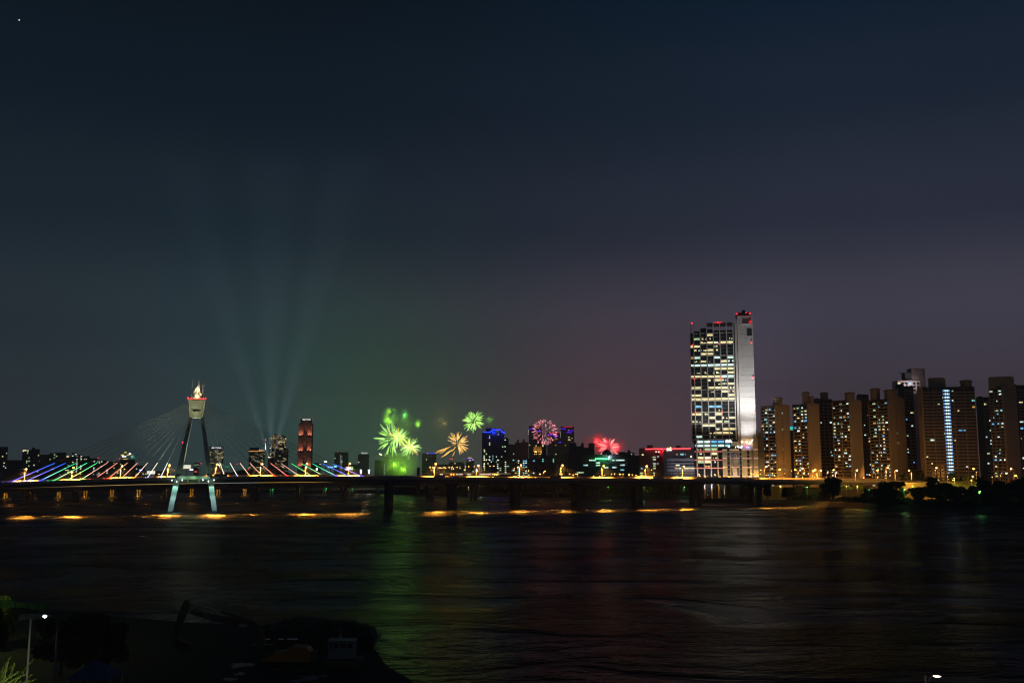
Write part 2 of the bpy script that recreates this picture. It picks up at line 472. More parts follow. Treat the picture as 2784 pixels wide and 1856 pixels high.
for o in (-15.25, 15.0):
    pp = MB(); strip(pp, SS, o, o+.25, lambda s: deck_z(s)-2.4, lambda s: deck_z(s))
    pp.build('parapet', CONC, bridge)
nb = MB(); strip(nb, SS, 15.26, 15.45, lambda s: deck_z(s)-1.0, lambda s: deck_z(s)+BARH(s))
nb.build('noise_barrier', mat('barrier_panel', (.60, .52, .42), .7, var=.45, scale=.06), bridge)
rl = MB(); strip(rl, SS, -.3, .3, lambda s: deck_z(s)-1.09, lambda s: deck_z(s)-.3); rl.build('median_barrier', CONC, bridge)
# road marks
mk = MB()
for off in (-11.2, -7.6, -4.0, 4.0, 7.6, 11.2):
    strip(mk, SS, off-.08, off+.08, lambda s: deck_z(s)-1.096, lambda s: deck_z(s)-1.092)
mk.build('lane_lines', mat('road_paint', (.7, .7, .65), .6), bridge, kind='stuff')
# piers of the approach
for px in (1058, 1229, 1400, 1566, 1731, 1890, 2052):
    s = s_for(px); z = deck_z(s)-5.25
    for o in (-8, 8):
        m = MB(); m.ring([bl(B(s, o, -2)), bl(B(s, o, z-4)), bl(B(s, o, z-1.4))], [2.9, 2.9, 3.6], 16)
        m.build('pier', CONCD, bridge)
    m = MB(); m.hexa([bl(B(s-3.4, -13, z-1.4)), bl(B(s+3.4, -13, z-1.4)), bl(B(s+3.4, 13, z-1.4)), bl(B(s-3.4, 13, z-1.4)),
                      bl(B(s-3.4, -14, z)), bl(B(s+3.4, -14, z)), bl(B(s+3.4, 14, z)), bl(B(s-3.4, 14, z))])
    m.build('pier_cap', CONCD, bridge)
for px in (2190, 2300, 2400, 2480):
    s = s_for(px); z = deck_z(s)-5.25
    m = MB(); m.ring([bl(B(s, 0, 3)), bl(B(s, 0, z))], [2.2, 2.2], 12); m.build('pier', CONCD, bridge)
# pylon: four legs leaning in to a flared head
PZ0 = zt(1133, 884); PZ1 = zt(1086, 884); DZ = deck_z(0)
PYL = mat('pylon_concrete', (.42, .42, .38), .8, var=.2, scale=.12, bump=.15)
def legpt(sx, so, t):   # t 0 foot .. 1 top
    return sx*(18.5*(1-t) + 4.6*t) + .3, so*(15.5*(1-t)**.9 + 4.2*t)
for sx in (-1, 1):
    for so in (-1, 1):
        m = MB(); prev = None
        for k in range(6):
            t = k/5; z = -2 + (PZ0+2.0)*t; cx_, cyo = legpt(sx, so, t)
            hw = 1.95 + .4*sin(pi*min(1, t*1.3))- .5*t*t; hd = 2.6*(1-t) + 1.9*t
            ringp = [bl(B(cx_+a*hw, cyo+b*hd, z)) for a, b in ((-1,-1),(1,-1),(1,1),(-1,1))]
            if prev is not None: m.hexa(prev + ringp)
            prev = ringp
        m.build('pylon_leg', PYL, bridge)
hd_ = MB()
def headbox(mb, a0, b0, z0, a1, b1, z1):
    mb.hexa([bl(B(x*a0, y*b0, z0)) for x, y in ((-1,-1),(1,-1),(1,1),(-1,1))] + [bl(B(x*a1, y*b1, z1)) for x, y in ((-1,-1),(1,-1),(1,1),(-1,1))])
headbox(hd_, 5.7, 6.2, PZ0-1, 7.1, 8.0, PZ1-1.0)
headbox(hd_, 3.4, 6.5, PZ0-.6, 5.0, 8.35, PZ1-1.2)
hd_.build('pylon_head', PYL, bridge)
m = MB(); headbox(m, 7.5, 8.5, PZ1-.98, 7.5, 8.5, PZ1+.2); m.build('head_cap', CONC, bridge)
m = MB(); m.obox(bl(B(-3.2, -7.55, PZ0+4.6)), BD, BN, (0, 6.4), (0, 1.1), (0, .25)); m.build('slot', mat('black_slot', (.01, .01, .01)), bridge, label='dark horizontal slot in the pylon head')
cb = MB()
for o in (-11.5, 11.5):
    cb.obox(bl(B(-13.8, o-1.3, DZ-5.2)), BD, BN, (0, 27.6), (0, 3.4), (0, 2.6))
for x in (-5, 4.2): cb.obox(bl(B(x, -16.6, DZ-4.9)), BD, BN, (0, .9), (0, 3.6), (0, 1.2))
cb.build('crossbeam', PYL, bridge)
m = MB(); m.obox(bl(B(-13.6, -16.4, DZ-1.7)), BD, BN, (0, 27.4), (0, 2.2), (0, .7)); m.build('fascia', PYL, bridge, label='pale parapet panel between the pylon legs, washed by green light')
# head crown: red obstruction lamps and rods
REDL = glow('red_lamp', (1.0, .012, .03), 3.0)
REDS = glow('red_small', (1.0, .03, .06), 1.2)
for (x, o, r) in ((-7.6, -8.8, .75), (-5.0, -8.9, .35), (-2.4, -8.9, .3), (0.4, -8.9, .45), (3.2, -8.9, .35), (5.4, -8.9, .4), (7.4, -8.8, .6)):
    m = MB(); m.ring([bl(B(x-r, o, PZ1+.7)), bl(B(x, o, PZ1+.7)), bl(B(x+r, o, PZ1+.7))], [r*.5, r, r*.5], 8); m.build('obstruction_lamp', REDL, bridge)
m = MB(); m.obox(bl(B(-7.3, -8.95, PZ1-.3)), BD, BN, (0, 14.6), (0, .35), (0, .12)); m.build('red_light_strip', glow('red_strip', (1, .01, .03), 1.6, sample=True), bridge)
for px in (512, 545):
    s = s_for(px); m = MB(); m.ring([bl(B(s, -2, PZ1)), bl(B(s, -2, PZ1+12)), bl(B(s, -2, zt(1020, 884)))], [.22, .16, .07], 6); m.build('lightning_rod', GALV, bridge)
for (px, py) in ((493, 1203), (557, 1202)):
    s = s_for(px, -5); m = MB(); m.ring([bl(B(s-.5, -9, zt(py, 876))), bl(B(s+.5, -9, zt(py, 876)))], [.75, .75], 8); m.build('obstruction_lamp', REDL, bridge)
    sg = 1 if px < 520 else -1
    m = MB(); m.ring([bl(B(s, -9, zt(py, 876)-.9)), bl(B(s+sg*3.5, -9, zt(py, 876)-1.2))], [.18, .18], 6); m.build('lamp_bracket', GALV, bridge)
# flame sculpture of ribbons on the head
GOLD = mat('gold_metal', (.85, .78, .55), .35, .35, var=.2, scale=1.5)
rr = random.Random(5)
zb = PZ1 + .2; ztp = zt(1029, 884)
for k in range(26):
    a0 = rr.uniform(0, 2*pi); turns = rr.uniform(-.7, .9); h = rr.uniform(.35, .78)*(ztp-zb)
    P = []
    for i in range(9):
        t = i/8; R = 4.0*max(0.0, sin(pi*min(1, .25+.75*t)))**.8*(1-.25*t) + .3; an = a0 + turns*2*pi*t*.6
        P.append(bl(B(R*cos(an)+.8*t, R*sin(an)*.9, zb + h*t)))
    m = MB(); m.ring(P, [.55*(1-.55*i/8) for i in range(9)], 5); m.build('flame_ribbon', GOLD, bridge)
for k in range(5):   # rings of the torch bowl
    rad = 3.9 - .5*k; P = [bl(B(rad*cos(i*pi/6)+.4, rad*sin(i*pi/6)*.9, zb+1.2+1.7*k+.8*sin(i*pi/3+k))) for i in range(13)]
    m = MB(); m.ring(P, [.34]*13, 5); m.build('flame_ribbon', GOLD, bridge)
P = [bl(B(x, 0, zb+(ztp-zb)*t)) for x, t in ((2.9, .28), (2.6, .5), (1.2, .68), (.9, .8), (1.1, .88), (-.1, .97), (-1.0, 1.0))]
m = MB(); m.ring(P, [.9, 1.1, 1.0, .8, .75, .5, .15], 8); m.build('flame_tip', mat('pale_metal', (.55, .48, .55), .3, .7), bridge, label='curled pale tip of the flame sculpture')
P = [bl(B(x, -1, zb+(ztp-zb)*t)) for x, t in ((4.6, .03), (5.0, .15), (4.4, .3), (4.7, .55), (3.9, .75))]
m = MB(); m.ring(P, [.3, .3, .25, .2, .1], 6); m.build('flame_ribbon', GOLD, bridge)
# stays with lit sleeves
XL = [25, 64.5, 103.5, 143, 180, 217, 254, 291, 328, 364, 400, 436]; XR = [987, 953, 920, 885, 852, 818, 784, 749, 715, 681, 647, 612]
HUES = [((.01, .03, 1), (.45, .22, 1)), ((.01, .05, 1), (.35, .3, 1)), ((.02, .05, 1), (.35, .9, .75)), ((0, .85, .2), (.6, .9, .4)),
        ((0, .9, .2), (.8, .85, .2)), ((0, .8, .15), (.95, .6, .45)), ((1, .02, .04), (1, .28, .25)), ((1, .03, .03), (1, .30, .2)),
        ((1, .32, .03), (1, .42, .28)), ((1, .35, .02), (1, .55, .40)), ((.35, .45, 1), (1, .92, .80)), ((.35, .45, 1), (.95, 1, .85))]
def sleeve_mat(i, side):  # floodlight wash up the sleeve, painted as an emissive colour gradient
    nm = 'sleeve_wash_%d_%d' % (i, side)
    c0, c1 = HUES[i]
    tip = [(0, .15, 1), (0, .12, 1), (0, .8, .3), (0, .95, .3), (0, .9, .25), (.7, .3, .25), (1, .25, .2), (.8, .35, .2), (.9, .4, .3), (1, .75, .55), (1, .9, .7), (.9, 1, .85)][i]
    m = bpy.data.materials.new(nm); m.use_nodes = True; nt = m.node_tree; nt.nodes.clear(); N = nt.nodes.new; L = nt.links.new
    out = N('ShaderNodeOutputMaterial'); e = N('ShaderNodeEmission'); r = N('ShaderNodeValToRGB'); tc = N('ShaderNodeTexCoord'); sp = N('ShaderNodeSeparateXYZ')
    el = r.color_ramp.elements; el[0].position = .0; el[0].color = (*c0, 1); el[1].position = 1; el[1].color = (*tip, 1)
    for p, c in ((.12, c0), (.32, c1), (.55, tuple(.3*a+.7*b for a, b in zip(c1, tip)))):
        q = el.new(p); q.color = (*c, 1)
    L(tc.outputs['Generated'], sp.inputs[0]); L(sp.outputs['Z'], r.inputs[0]); L(r.outputs[0], e.inputs[0])
    e.inputs[1].default_value = SLEEVE_E; L(e.outputs[0], out.inputs[0]); m.cycles.emission_sampling = 'AUTO'
    return m
SLEEVE_E = 2.4
CAB = mat('cable_steel', (.22, .22, .22), .5, .3, var=0)
tops = []
for side, XX in ((-1, XL), (1, XR)):
    for i, px in enumerate(XX):
        for off in (12.0, -12.0):
            s = s_for(px, 12.0) ; zb_ = deck_z(s) - .6
            t = i/11.0
            a = B(s, off, zb_); b = B(side*(7.4-1.6*t), off*.28, PZ1-3.2 - 12.2*t)
            zs = zt(1257, 884) + (0 if side < 0 else 0)
            k = (zs - a.z)/(b.z-a.z); cpt = a.lerp(b, k)
            sag = [a.lerp(b, q/6) - Vector((0, 0, .9*4*(q/6)*(1-q/6)*(1-t))) for q in range(7)]
            m = MB(); m.ring([bl(p) for p in sag], .13 if off > 0 else .11, 5, cap=False); m.build('stay_cable', CAB, bridge)
            j = .35
            pts = [bl(a.lerp(b, k*q/5) - Vector((0, 0, .9*4*(k*q/5)*(1-k*q/5)*(1-t)))) for q in range(6)]
            m = MB()
            if off > 0:
                m.ring(pts, [.46, .26, .18, .17, .16, .16], 8)
                m.build('cable_sleeve', sleeve_mat(i, side), bridge)
                c0 = HUES[i][0]
                g = glow('led_floodlight_%d' % i, c0, 5.0, sample=False)
                m = MB(); q = bl(B(s, 12, zb_)); m.ring([q+Vector((0,0,-.1)), q+Vector((0,0,.35)), q+Vector((0,0,.7))], [.5, .6, .3], 8); m.build('cable_floodlight', g, bridge)
                if side < 0:
                    m = MB(); q = bl(B(s, -12, zb_)); m.ring([q+Vector((0,0,0)), q+Vector((0,0,.5)), q+Vector((0,0,.9))], [.3, .5, .25], 8); m.build('cable_floodlight', g, bridge)
            else:
                m.ring(pts, [.12]*6, 6); m.build('cable_sleeve', CAB, bridge, label='unlit cable sleeve on the near side')
# floodlights on the pylon
def spot(name, loc, to, power, color, angle, parent=None, blend=.4, radius=.3):
    l = bpy.data.lights.new(name, 'SPOT'); l.energy = power; l.color = color; l.spot_size = radians(angle); l.spot_blend = blend
    l.shadow_soft_size = radius
    o = bpy.data.objects.new(name, l); col.objects.link(o); o.location = loc
    d = (Vector(to)-Vector(loc)); o.rotation_mode = 'QUATERNION'; o.rotation_quaternion = d.to_track_quat('-Z', 'Y')
    if parent is not None:
        o.parent = parent; o.location = Vector(loc) - parent.location
    return o
def point(name, loc, power, color, radius=.2, parent=None):
    l = bpy.data.lights.new(name, 'POINT'); l.energy = power; l.color = color; l.shadow_soft_size = radius
    o = bpy.data.objects.new(name, l); col.objects.link(o); o.location = loc
    if parent is not None: o.parent = parent; o.location = Vector(loc) - parent.location
    return o
CYW = (.42, 1.0, .84)
for (px, py, o) in ((468, 1305, -19.5), (481, 1309, -19.8), (496, 1304.5, -19.5), (552, 1304, -19.5), (567, 1307.5, -19.8), (582, 1304.5, -19.5)):
    s = s_for(px, o); z = zt(py, B(s, o, 0).y)
    q = bl(B(s, o, z)); m = MB(); m.ring([q - BD*.35, q, q + BD*.35], [.3, .62, .3], 8); m.build('floodlight', glow('flood_lens', (.75, .95, 1), 6.0), bridge)
for sx in (-1, 1):
    for dx in (-3, 3.0):
        x, o = legpt(sx, -1, .28)
        spot('leg_floodlight', B(x+dx*.5, -19.5, DZ-5.2), B(legpt(sx, -1, .1)[0], -16.5, 9), 2600, CYW, 100, bridge)
    spot('head_floodlight', B(sx*52, -17, DZ+1), B(sx*1, -7, (PZ0+PZ1)/2+2), 300000, (.95, 1, .52), 13, bridge, .25)
    spot('leg_wash', B(sx*2, 0, DZ+.5), B(sx*9, -5, PZ0-25), 30000, (.85, 1, .55), 60, bridge)
    spot('cable_wash', B(sx*16, 0, DZ+1), B(sx*22, 0, PZ1-18), 60000, (.8, 1, .85), 110, bridge, 1.0)
    spot('water_wash', B(sx*17, -22, DZ-5), B(sx*15, -30, 0), 20000, (.55, .95, 1), 100, bridge)
point('torch_light', B(0, -5.5, zb+2.2), 900, (1, .86, .5), .15, bridge)
point('torch_light', B(1.5, .5, zb+6.0), 1400, (1, .97, .8), .1, bridge)
point('torch_light', B(-.5, -5, zb+9.0), 2500, (1, .92, .7), .1, bridge)
point('crossbeam_light', B(0, -19.5, DZ-1.6), 600, (.5, 1, .5), .1, bridge)
point('crossbeam_light', B(-9, -19.5, DZ-2.0), 420, (.5, 1, .6), .1, bridge)
point('crossbeam_light', B(9, -19.5, DZ-2.0), 420, (.5, 1, .6), .1, bridge)

# ================================================================== THE TWO BRIDGES BEHIND
def inv(px, a, b):
    (p0, y0), (p1, y1) = a, b
    return 1/(1/y0 + (1/y1-1/y0)*(px-p0)/(p1-p0))
MA, MC = (85, 1150.0), (1288, 1260.0)
mid = empty('rail_bridge', Vector((hx(600, 1200), 1200, 0)), 'dark girder rail bridge with thin pier columns passing behind the pylon', 'bridge')
MO = mid.location.copy()
MPX = [(-250, 1333), (0, 1327), (85, 1324.5), (210, 1321), (350, 1317), (530, 1313), (700, 1311), (1056, 1308), (1400, 1308), (1700, 1310), (2050, 1315)]
mo = MB(); mp_ = MB(); strips = []
for i in range(len(MPX)-1):
    (a, ya), (b, yb) = MPX[i], MPX[i+1]
    A = Vector((hx(a, inv(a, MA, MC)), inv(a, MA, MC), zt(ya, inv(a, MA, MC)))) - MO
    C = Vector((hx(b, inv(b, MA, MC)), inv(b, MA, MC), zt(yb, inv(b, MA, MC)))) - MO
    d = (C-A); d.z = 0; d.normalize(); n = Vector((-d.y, d.x, 0))
    mo.hexa([A-Vector((0,0,5.6)), C-Vector((0,0,5.6)), C+n*9-Vector((0,0,5.6)), A+n*9-Vector((0,0,5.6)), A-Vector((0,0,.9)), C-Vector((0,0,.9)), C+n*9-Vector((0,0,.9)), A+n*9-Vector((0,0,.9))])
    for o in (-.3, 9.05):
        mp_.hexa([A+n*o-Vector((0,0,1.2)), C+n*o-Vector((0,0,1.2)), C+n*(o+.22)-Vector((0,0,1.2)), A+n*(o+.22)-Vector((0,0,1.2)), A+n*o, C+n*o, C+n*(o+.22), A+n*(o+.22)])
    if b <= 1250:
        st = MB(); st.hexa([A-n*.45-Vector((0,0,.35)), C-n*.45-Vector((0,0,.35)), C-n*.32-Vector((0,0,.35)), A-n*.32-Vector((0,0,.35)), A-n*.45, C-n*.45, C-n*.32, A-n*.32])
        cc = (.45, .32, .14) if b < 300 else ((.75, .55, .18) if b < 540 else ((.45, .50, .42) if b < 900 else (.75, .48, .10)))
        st.build('parapet_glow', glow('strip_%d' % i, cc, .75), mid)  # lamp light along the parapet edge, put in as an emissive band
mo.build('girder', CONCD, mid); mp_.build('parapet', CONCD, mid)
def midz(px):
    for (a, ya), (b, yb) in zip(MPX, MPX[1:]):
        if a <= px <= b:
            y = ya + (yb-ya)*(px-a)/(b-a); return zt(y, inv(px, MA, MC))
    return 20
for px in (-40, 85, 210, 333, 455, 576, 697, 815, 935, 1058, 1170, 1288, 1400, 1510, 1620):
    Y = inv(px, MA, MC)+4; z = midz(px)-5.6
    m = MB()
    for dx in (-2.4, 2.4):
        p = Vector((hx(px, Y)+dx, Y, 0))-MO
        m.ring([p+Vector((0,0,-2)), p+Vector((0,0,z-2.6)), p+Vector((dx*.5,0,z))], [2.1, 2.1, 2.7], 12)
    m.build('pier', CONCD, mid)
for px in (30, 158, 281, 400, 519, 646, 757, 879, 996, 1113, 1347, 1466, 1524):
    Y = inv(px, MA, MC); z = midz(px)
    m = MB(); p = Vector((hx(px, Y), Y+5, z-.6))-MO; m.ring([p, p+Vector((0,0,2.4))], .12, 6); m.ring([p+Vector((0,0,2.3)), p+Vector((0,0,2.7))], [.35, .2], 6)
    m.build('track_lamp', GALV, mid)
    point('track_lamp_light', Vector((hx(px, Y), Y+5, z+2.5)), 2600, (1, .42, .06), .12, mid)
FA, FC = (19, 1235.0), (1010, 1520.0)
far = empty('low_bridge', Vector((hx(500, 1350), 1350, 0)), 'far low bridge whose paired columns glow orange, seen under the dark decks', 'bridge')
FO = far.location.copy()
mo = MB()
pxs = list(range(-200, 1300, 100))
for a, b in zip(pxs, pxs[1:]):
    ya, yb = inv(a, FA, FC), inv(b, FA, FC)
    mo.hexa([Vector((hx(a, ya), ya-4, 11.4))-FO, Vector((hx(b, yb), yb-4, 11.4))-FO, Vector((hx(b, yb), yb+9, 11.4))-FO, Vector((hx(a, ya), ya+9, 11.4))-FO,
             Vector((hx(a, ya), ya-4, 13.4))-FO, Vector((hx(b, yb), yb-4, 13.4))-FO, Vector((hx(b, yb), yb+9, 13.4))-FO, Vector((hx(a, ya), ya+9, 13.4))-FO])
mo.build('deck', CONCD, far)
for i in range(15):
    px = 19.5 + 72.0*i; Y = inv(px, FA, FC); x = hx(px, Y)
    green = px > 700
    m = MB(); p = Vector((x, Y, 0))-FO
    m.box((p.x, p.y, 1.2), (9.5 if not green else 7, 7, 3.6)); m.build('pier_footing', CONC, far)
    for dx in (-1.75, 1.75):
        m = MB(); m.ring([p+Vector((dx, 0, 2.9)), p+Vector((dx, 0, 9.5)), p+Vector((dx*1.25, 0, 11.4))], [1.05, 1.05, 1.6], 12); m.build('column', CONC, far)
        if px < 760: pass
    if px < 700:
        point('column_light', Vector((x, Y-3.6, 10.6)), 700, (1, .42, .02), .12, far)
        point('column_light', Vector((x, Y-3.6, 3.6)), 500, (1, .45, .03), .12, far)
    elif px < 1020:
        point('column_light', Vector((x+3, Y-2.0, 9.6)), 260, (.05, 1, .25), .12, far)
# ================================================================== STREET LAMPS
ORANGE = (1.0, .40, .05)
LAMPG = glow('sodium_glass', (1.0, .36, .05), 60.0)
LAMPO = glow('sodium_glass_far', (1.0, .52, .15), 8.0)
LAMPW = glow('white_lamp_glass', (.9, .95, 1.0), 6.0)
_lampm = {}
def lamp_meshes(h, arm, heads, gm):
    k = (round(h, 1), arm, heads, gm.name)
    if k in _lampm: return _lampm[k]
    p = MB(); p.ring([(0,0,0), (0,0,h*.5), (0,0,h)], [.26, .2, .13], 8)
    a = MB(); hd = MB(); gl = MB()
    for sg in ((1,) if heads == 1 else (-1, 1)):
        a.ring([(0,0,h-.3), (sg*arm*.5, 0, h+.3), (sg*arm, 0, h+.45)], .09, 6)
        hd.box((sg*(arm+.4), 0, h+.60), (1.4, .7, .2)); gl.ring([(sg*(arm+.4)-.6, 0, h+.12), (sg*(arm+.4), 0, h+.02), (sg*(arm+.4)+.6, 0, h+.12)], [.3, .5, .3], 8)
    _lampm[k] = (p.mesh('lamp_pole', POLEM), a.mesh('lamp_arm', POLEM), hd.mesh('lamp_head', STEELD), gl.mesh('lamp_glass', gm)); return _lampm[k]
def street_lamp(base, h, label, power=0, color=ORANGE, arm=1.6, heads=1, rz=0, gm=None, group=None, r=.12, cutoff=0, aim=None):
    gm = gm or LAMPG
    p, a, hd, gl = lamp_meshes(h, arm, heads, gm)
    e = empty('street_lamp', base, label, 'street lamp', group, rz)
    inst('pole', p, e); inst('arm', a, e); q = inst('lamp_head', hd, e)
    if gm is not STEELD: inst('lamp_glass', gl, q)
    if power:
        if cutoff:
            l = spot('lamp_light', (0, 0, 0), (0, 0, -1), power, color, cutoff, None, .35, .12); l.parent = e; l.rotation_quaternion = (1, 0, 0, 0)
            if aim:   # head tilted away from the river
                l.rotation_quaternion = Matrix.Rotation(-rz, 3, 'Z').to_quaternion() @ Vector(aim).to_track_quat('-Z', 'Y')
        else: l = point('lamp_light', (0, 0, 0), power, color, r); l.parent = e
        l.location = (arm+.4 if heads == 1 else 0, 0, h-.6)
    return e
where = ['left of all the blue cables', 'among the green cables', 'beside the red cables', 'left of the pylon', 'right of the pylon', 'beside the orange cables',
         'beside the green cables right of the pylon', 'by the last blue cable on the right', 'before the low yellow-lit block', 'left of the tower with the blue arch', 'in front of the uplit gold building',
         'in front of the violet banded towers', 'below the green rooftop sign', 'left of the red-lined building', 'before the white striped block', 'at the foot of the white tower']
BL = [(70,1275),(198,1271),(330,1266.5),(459,1264),(589,1262),(711,1261),(833,1260.5),(949,1260.5),(1183,1261),(1299,1265),(1415,1264),(1443,1263.5),(1528,1264.5),(1639.5,1266),(1757,1267),(1858,1267.5)]
BL = [b for b in BL if b[0] != 1443]
where.pop(10)
for i, (px, py) in enumerate(BL):
    s = s_for(px-3, 13.2); b = B(s, 13.2, deck_z(s)-1.1)
    h = zt(py, b.y) - b.z
    street_lamp(b, h, 'orange sodium street lamp on the bridge deck ' + where[i % len(where)], LAMP_P, cutoff=121, aim=(-BN.x*.36, -BN.y*.36, -1), rz=atan2(BD.y, BD.x)-.9,
                group='sodium street lamps along the bridge')
s = s_for(1066, 13.2); b = B(s, 13.2, deck_z(s)-1.1)
street_lamp(b, zt(1256.5, b.y)-b.z, 'unlit two-armed lamp post on the bridge in front of the green smoke', heads=2, gm=STEELD, arm=2.0)
RL = [(2079,1268,'just right of the tower foot'),(2115,1276,'before the first apartment block'),(2168,1277,'in the gap after the first apartment block'),(2188,1273,'below the second apartment block'),
      (2207,1280,'low, beside a cluster of lamps'),(2222,1277,'in the cluster below the blank gable'),(2227,1279,'at the right of the cluster'),(2272,1277,'above the first dark tree'),(2325,1278,'below the third apartment block'),
      (2381,1278.5,'left of the taller lamp by the bushy tree'),(2409,1271,'tall one above the bushy tree'),(2433,1279,'just right of the bushy tree'),(2478,1279,'below the blank orange gable'),
      (2543,1271.5,'at the end of the lit road'),(2654,1274,'above the trees at the right'),(2756,1274,'below the last gable at the right edge'),(2766,1293,'low among trees at the right edge'),(2733,1286,'pale one among the right-hand trees')]
for px, py, wh in RL:
    Y = 1062 if px < 2300 else (1035 if px < 2600 else 985)
    b = Vector((hx(px, Y), Y, zt(1304, Y)-.9 if px < 2560 else 12))
    q_ = street_lamp(b, zt(py, Y)-b.z, 'orange street lamp on the riverside road, ' + wh, ROAD_P,
                rz=RNG.uniform(-.5, .5)+(0 if px % 2 else pi), cutoff=165, aim=(0, 1, -.25), group='sodium street lamps along the riverside road')
    if px < 2560:
        l = spot('lamp_light_river', (0,0,0), (0,0,-1), LAMP_P*.22, ORANGE, 106, None, .3, .12); l.parent = q_; l.location = (2.0, 0, zt(py, Y)-b.z-.6)
        l.rotation_quaternion = Matrix.Rotation(-q_.rotation_euler.z, 3, 'Z').to_quaternion() @ Vector((0, -.5, -1)).to_track_quat('-Z', 'Y')
# small lamps of the far riverside roads
SL = [(1169,1270),(1175.5,1270),(1181,1270),(1191,1271),(1196,1271),(1201,1271.5),(1205,1270.5),(1208,1269),(1211.5,1272),(1221,1270),(1227.5,1273.5),(1229,1269),
      (1233,1273.5),(1243,1269),(1262,1277),(1266,1268),(1275,1268),(1289,1267.5),(1295,1281),(1315,1267),(1332,1267),(1342.5,1266.5),(1373.7,1267),(1398,1273),
      (1407,1270),(1437,1279),(1468,1288),(1478,1284),(1482,1281),(1523,1287.6),(1528,1287.6),(1549,1288),(1558.5,1291),(1566,1288.5),(1570,1289),(1614,1294),
      (1630,1294),(1644,1291),(1662.6,1287.6),(1671,1287.6),(1685.6,1289),(1694,1289),(1710,1290),(1719,1290),(1729,1291),(1738,1295),(1757,1296),(1772,1276.5),(1831,1291),
      (1868,1294),(1896,1278),(1903,1293),(1917,1295.5),(1945,1291),(1957,1297),(1968,1270),(1982,1295.5),(2027,1297.5),(2044,1287),(2049,1288),(2069,1277),(2067,1288),(2083,1291),
      (2092,1297),(2100,1286),(2106,1292),(2134,1286.5),(2153,1279),(2171,1284.5),(2182,1297),(2215,1297),(2246,1297.5),(2250,1286),(2348,1298),(2365,1290),(2386,1297.5),
      (2530,1290),(2533,1280),(2576,1295),(2594,1299),(2644,1294),(2655,1283.5),(2697,1296),(2720,1292)]
p, a, hd, gl = lamp_meshes(9.0, 1.0, 1, LAMPO)
gm_small = MB().ring([(0,0,-.5),(0,0,0),(0,0,.5)], [.35,.7,.35], 8).mesh('lamp_globe', LAMPO)
pole_small = MB().ring([(0,0,-1),(0,0,-.4)], [.12,.1], 6).mesh('lamp_pole_short', POLEM)
SEG = [(1150, 1215, 'in the string below the orange palm burst'), (1215, 1300, 'between the orange burst and the blue-arched tower'), (1300, 1420, 'before the blue-arched tower and its low neighbours'),
       (1420, 1540, 'below the gold uplit building'), (1540, 1660, 'below the violet towers and green sign'), (1660, 1780, 'between the green sign and the red roofline'), (1780, 1900, 'before the red-lined building'),
       (1900, 2075, 'at the foot of the white tower'), (2075, 2160, 'at the foot of the first apartment block'), (2160, 2300, 'below the second apartment block'), (2300, 2560, 'behind the broad dark tree'), (2560, 2800, 'among the right-hand trees')]
ORD = ['first', 'second', 'third', 'fourth', 'fifth', 'sixth', 'seventh', 'eighth', 'ninth', 'tenth', 'eleventh', 'twelfth', 'thirteenth', 'fourteenth']
SL.sort(); _cnt = {}
def lamp_label(px):
    for a_, b_, t_ in SEG:
        if a_ <= px < b_:
            _cnt[t_] = _cnt.get(t_, 0)+1; return '%s small amber lamp from left %s' % (ORD[_cnt[t_]-1], t_)
for i, (px, py) in enumerate(SL):
    Y = 1750 if px < 1450 else (1500 if px < 1900 else (1120 if px < 2560 else 1000))
    z = zt(py, Y); base = Vector((hx(px, Y), Y, 4.5))
    e = empty('street_lamp', base, lamp_label(px), 'street lamp', 'small amber lamps along the far riverside roads')
    m = MB(); m.ring([(0,0,0),(0,0,z-4.5)], [.2,.13], 6); m.build('pole', POLEM, e)
    g = inst('lamp_globe', gm_small, e); g.location = (0, 0, z-4.5); sc_ = Y/1700*RNG.uniform(.7, 1.25); g.scale = (sc_, sc_, sc_)
    if i % 2 == 0:
        if px > 1900: l = spot('lamp_light', (0,0,0), (0, 1, -.2), 3000, ORANGE, 165, None, .3, .15)
        else: l = point('lamp_light', (0,0,0), 2200, ORANGE, .2)
        l.parent = e; l.location = (0, 1.2 if px > 1900 else -1.4, z-4.5)
for (px, py, lab) in ((861,1275,'bright white floodlight mast behind the last green cable'),(981,1279,'white floodlight mast with two lamps left of the twin mast'),(1003.5,1278.6,'white floodlight mast nearest the green smoke')):
    Y = 2000; e = empty('floodlight_mast', (hx(px, Y), Y, 4.5), lab, 'floodlight'); z = zt(py, Y)-4.5
    m = MB(); m.ring([(0,0,0),(0,0,z)], [.5,.3], 8); m.build('mast', GALV, e)
    for dz, q in ((0, 2.0), (-4.6, 1.6)) if px > 900 else ((0, 2.4),):
        m = MB(); m.ring([(-q*.6,-.5,z+dz),(0,-.8,z+dz),(q*.6,-.5,z+dz)], [q*.5, q, q*.5], 8); m.build('lamp_bank', LAMPW, e)
    l = point('mast_light', (0,0,0), 15000, (.9, 1, .95), .1); l.parent = e; l.location = (0, -3, z)
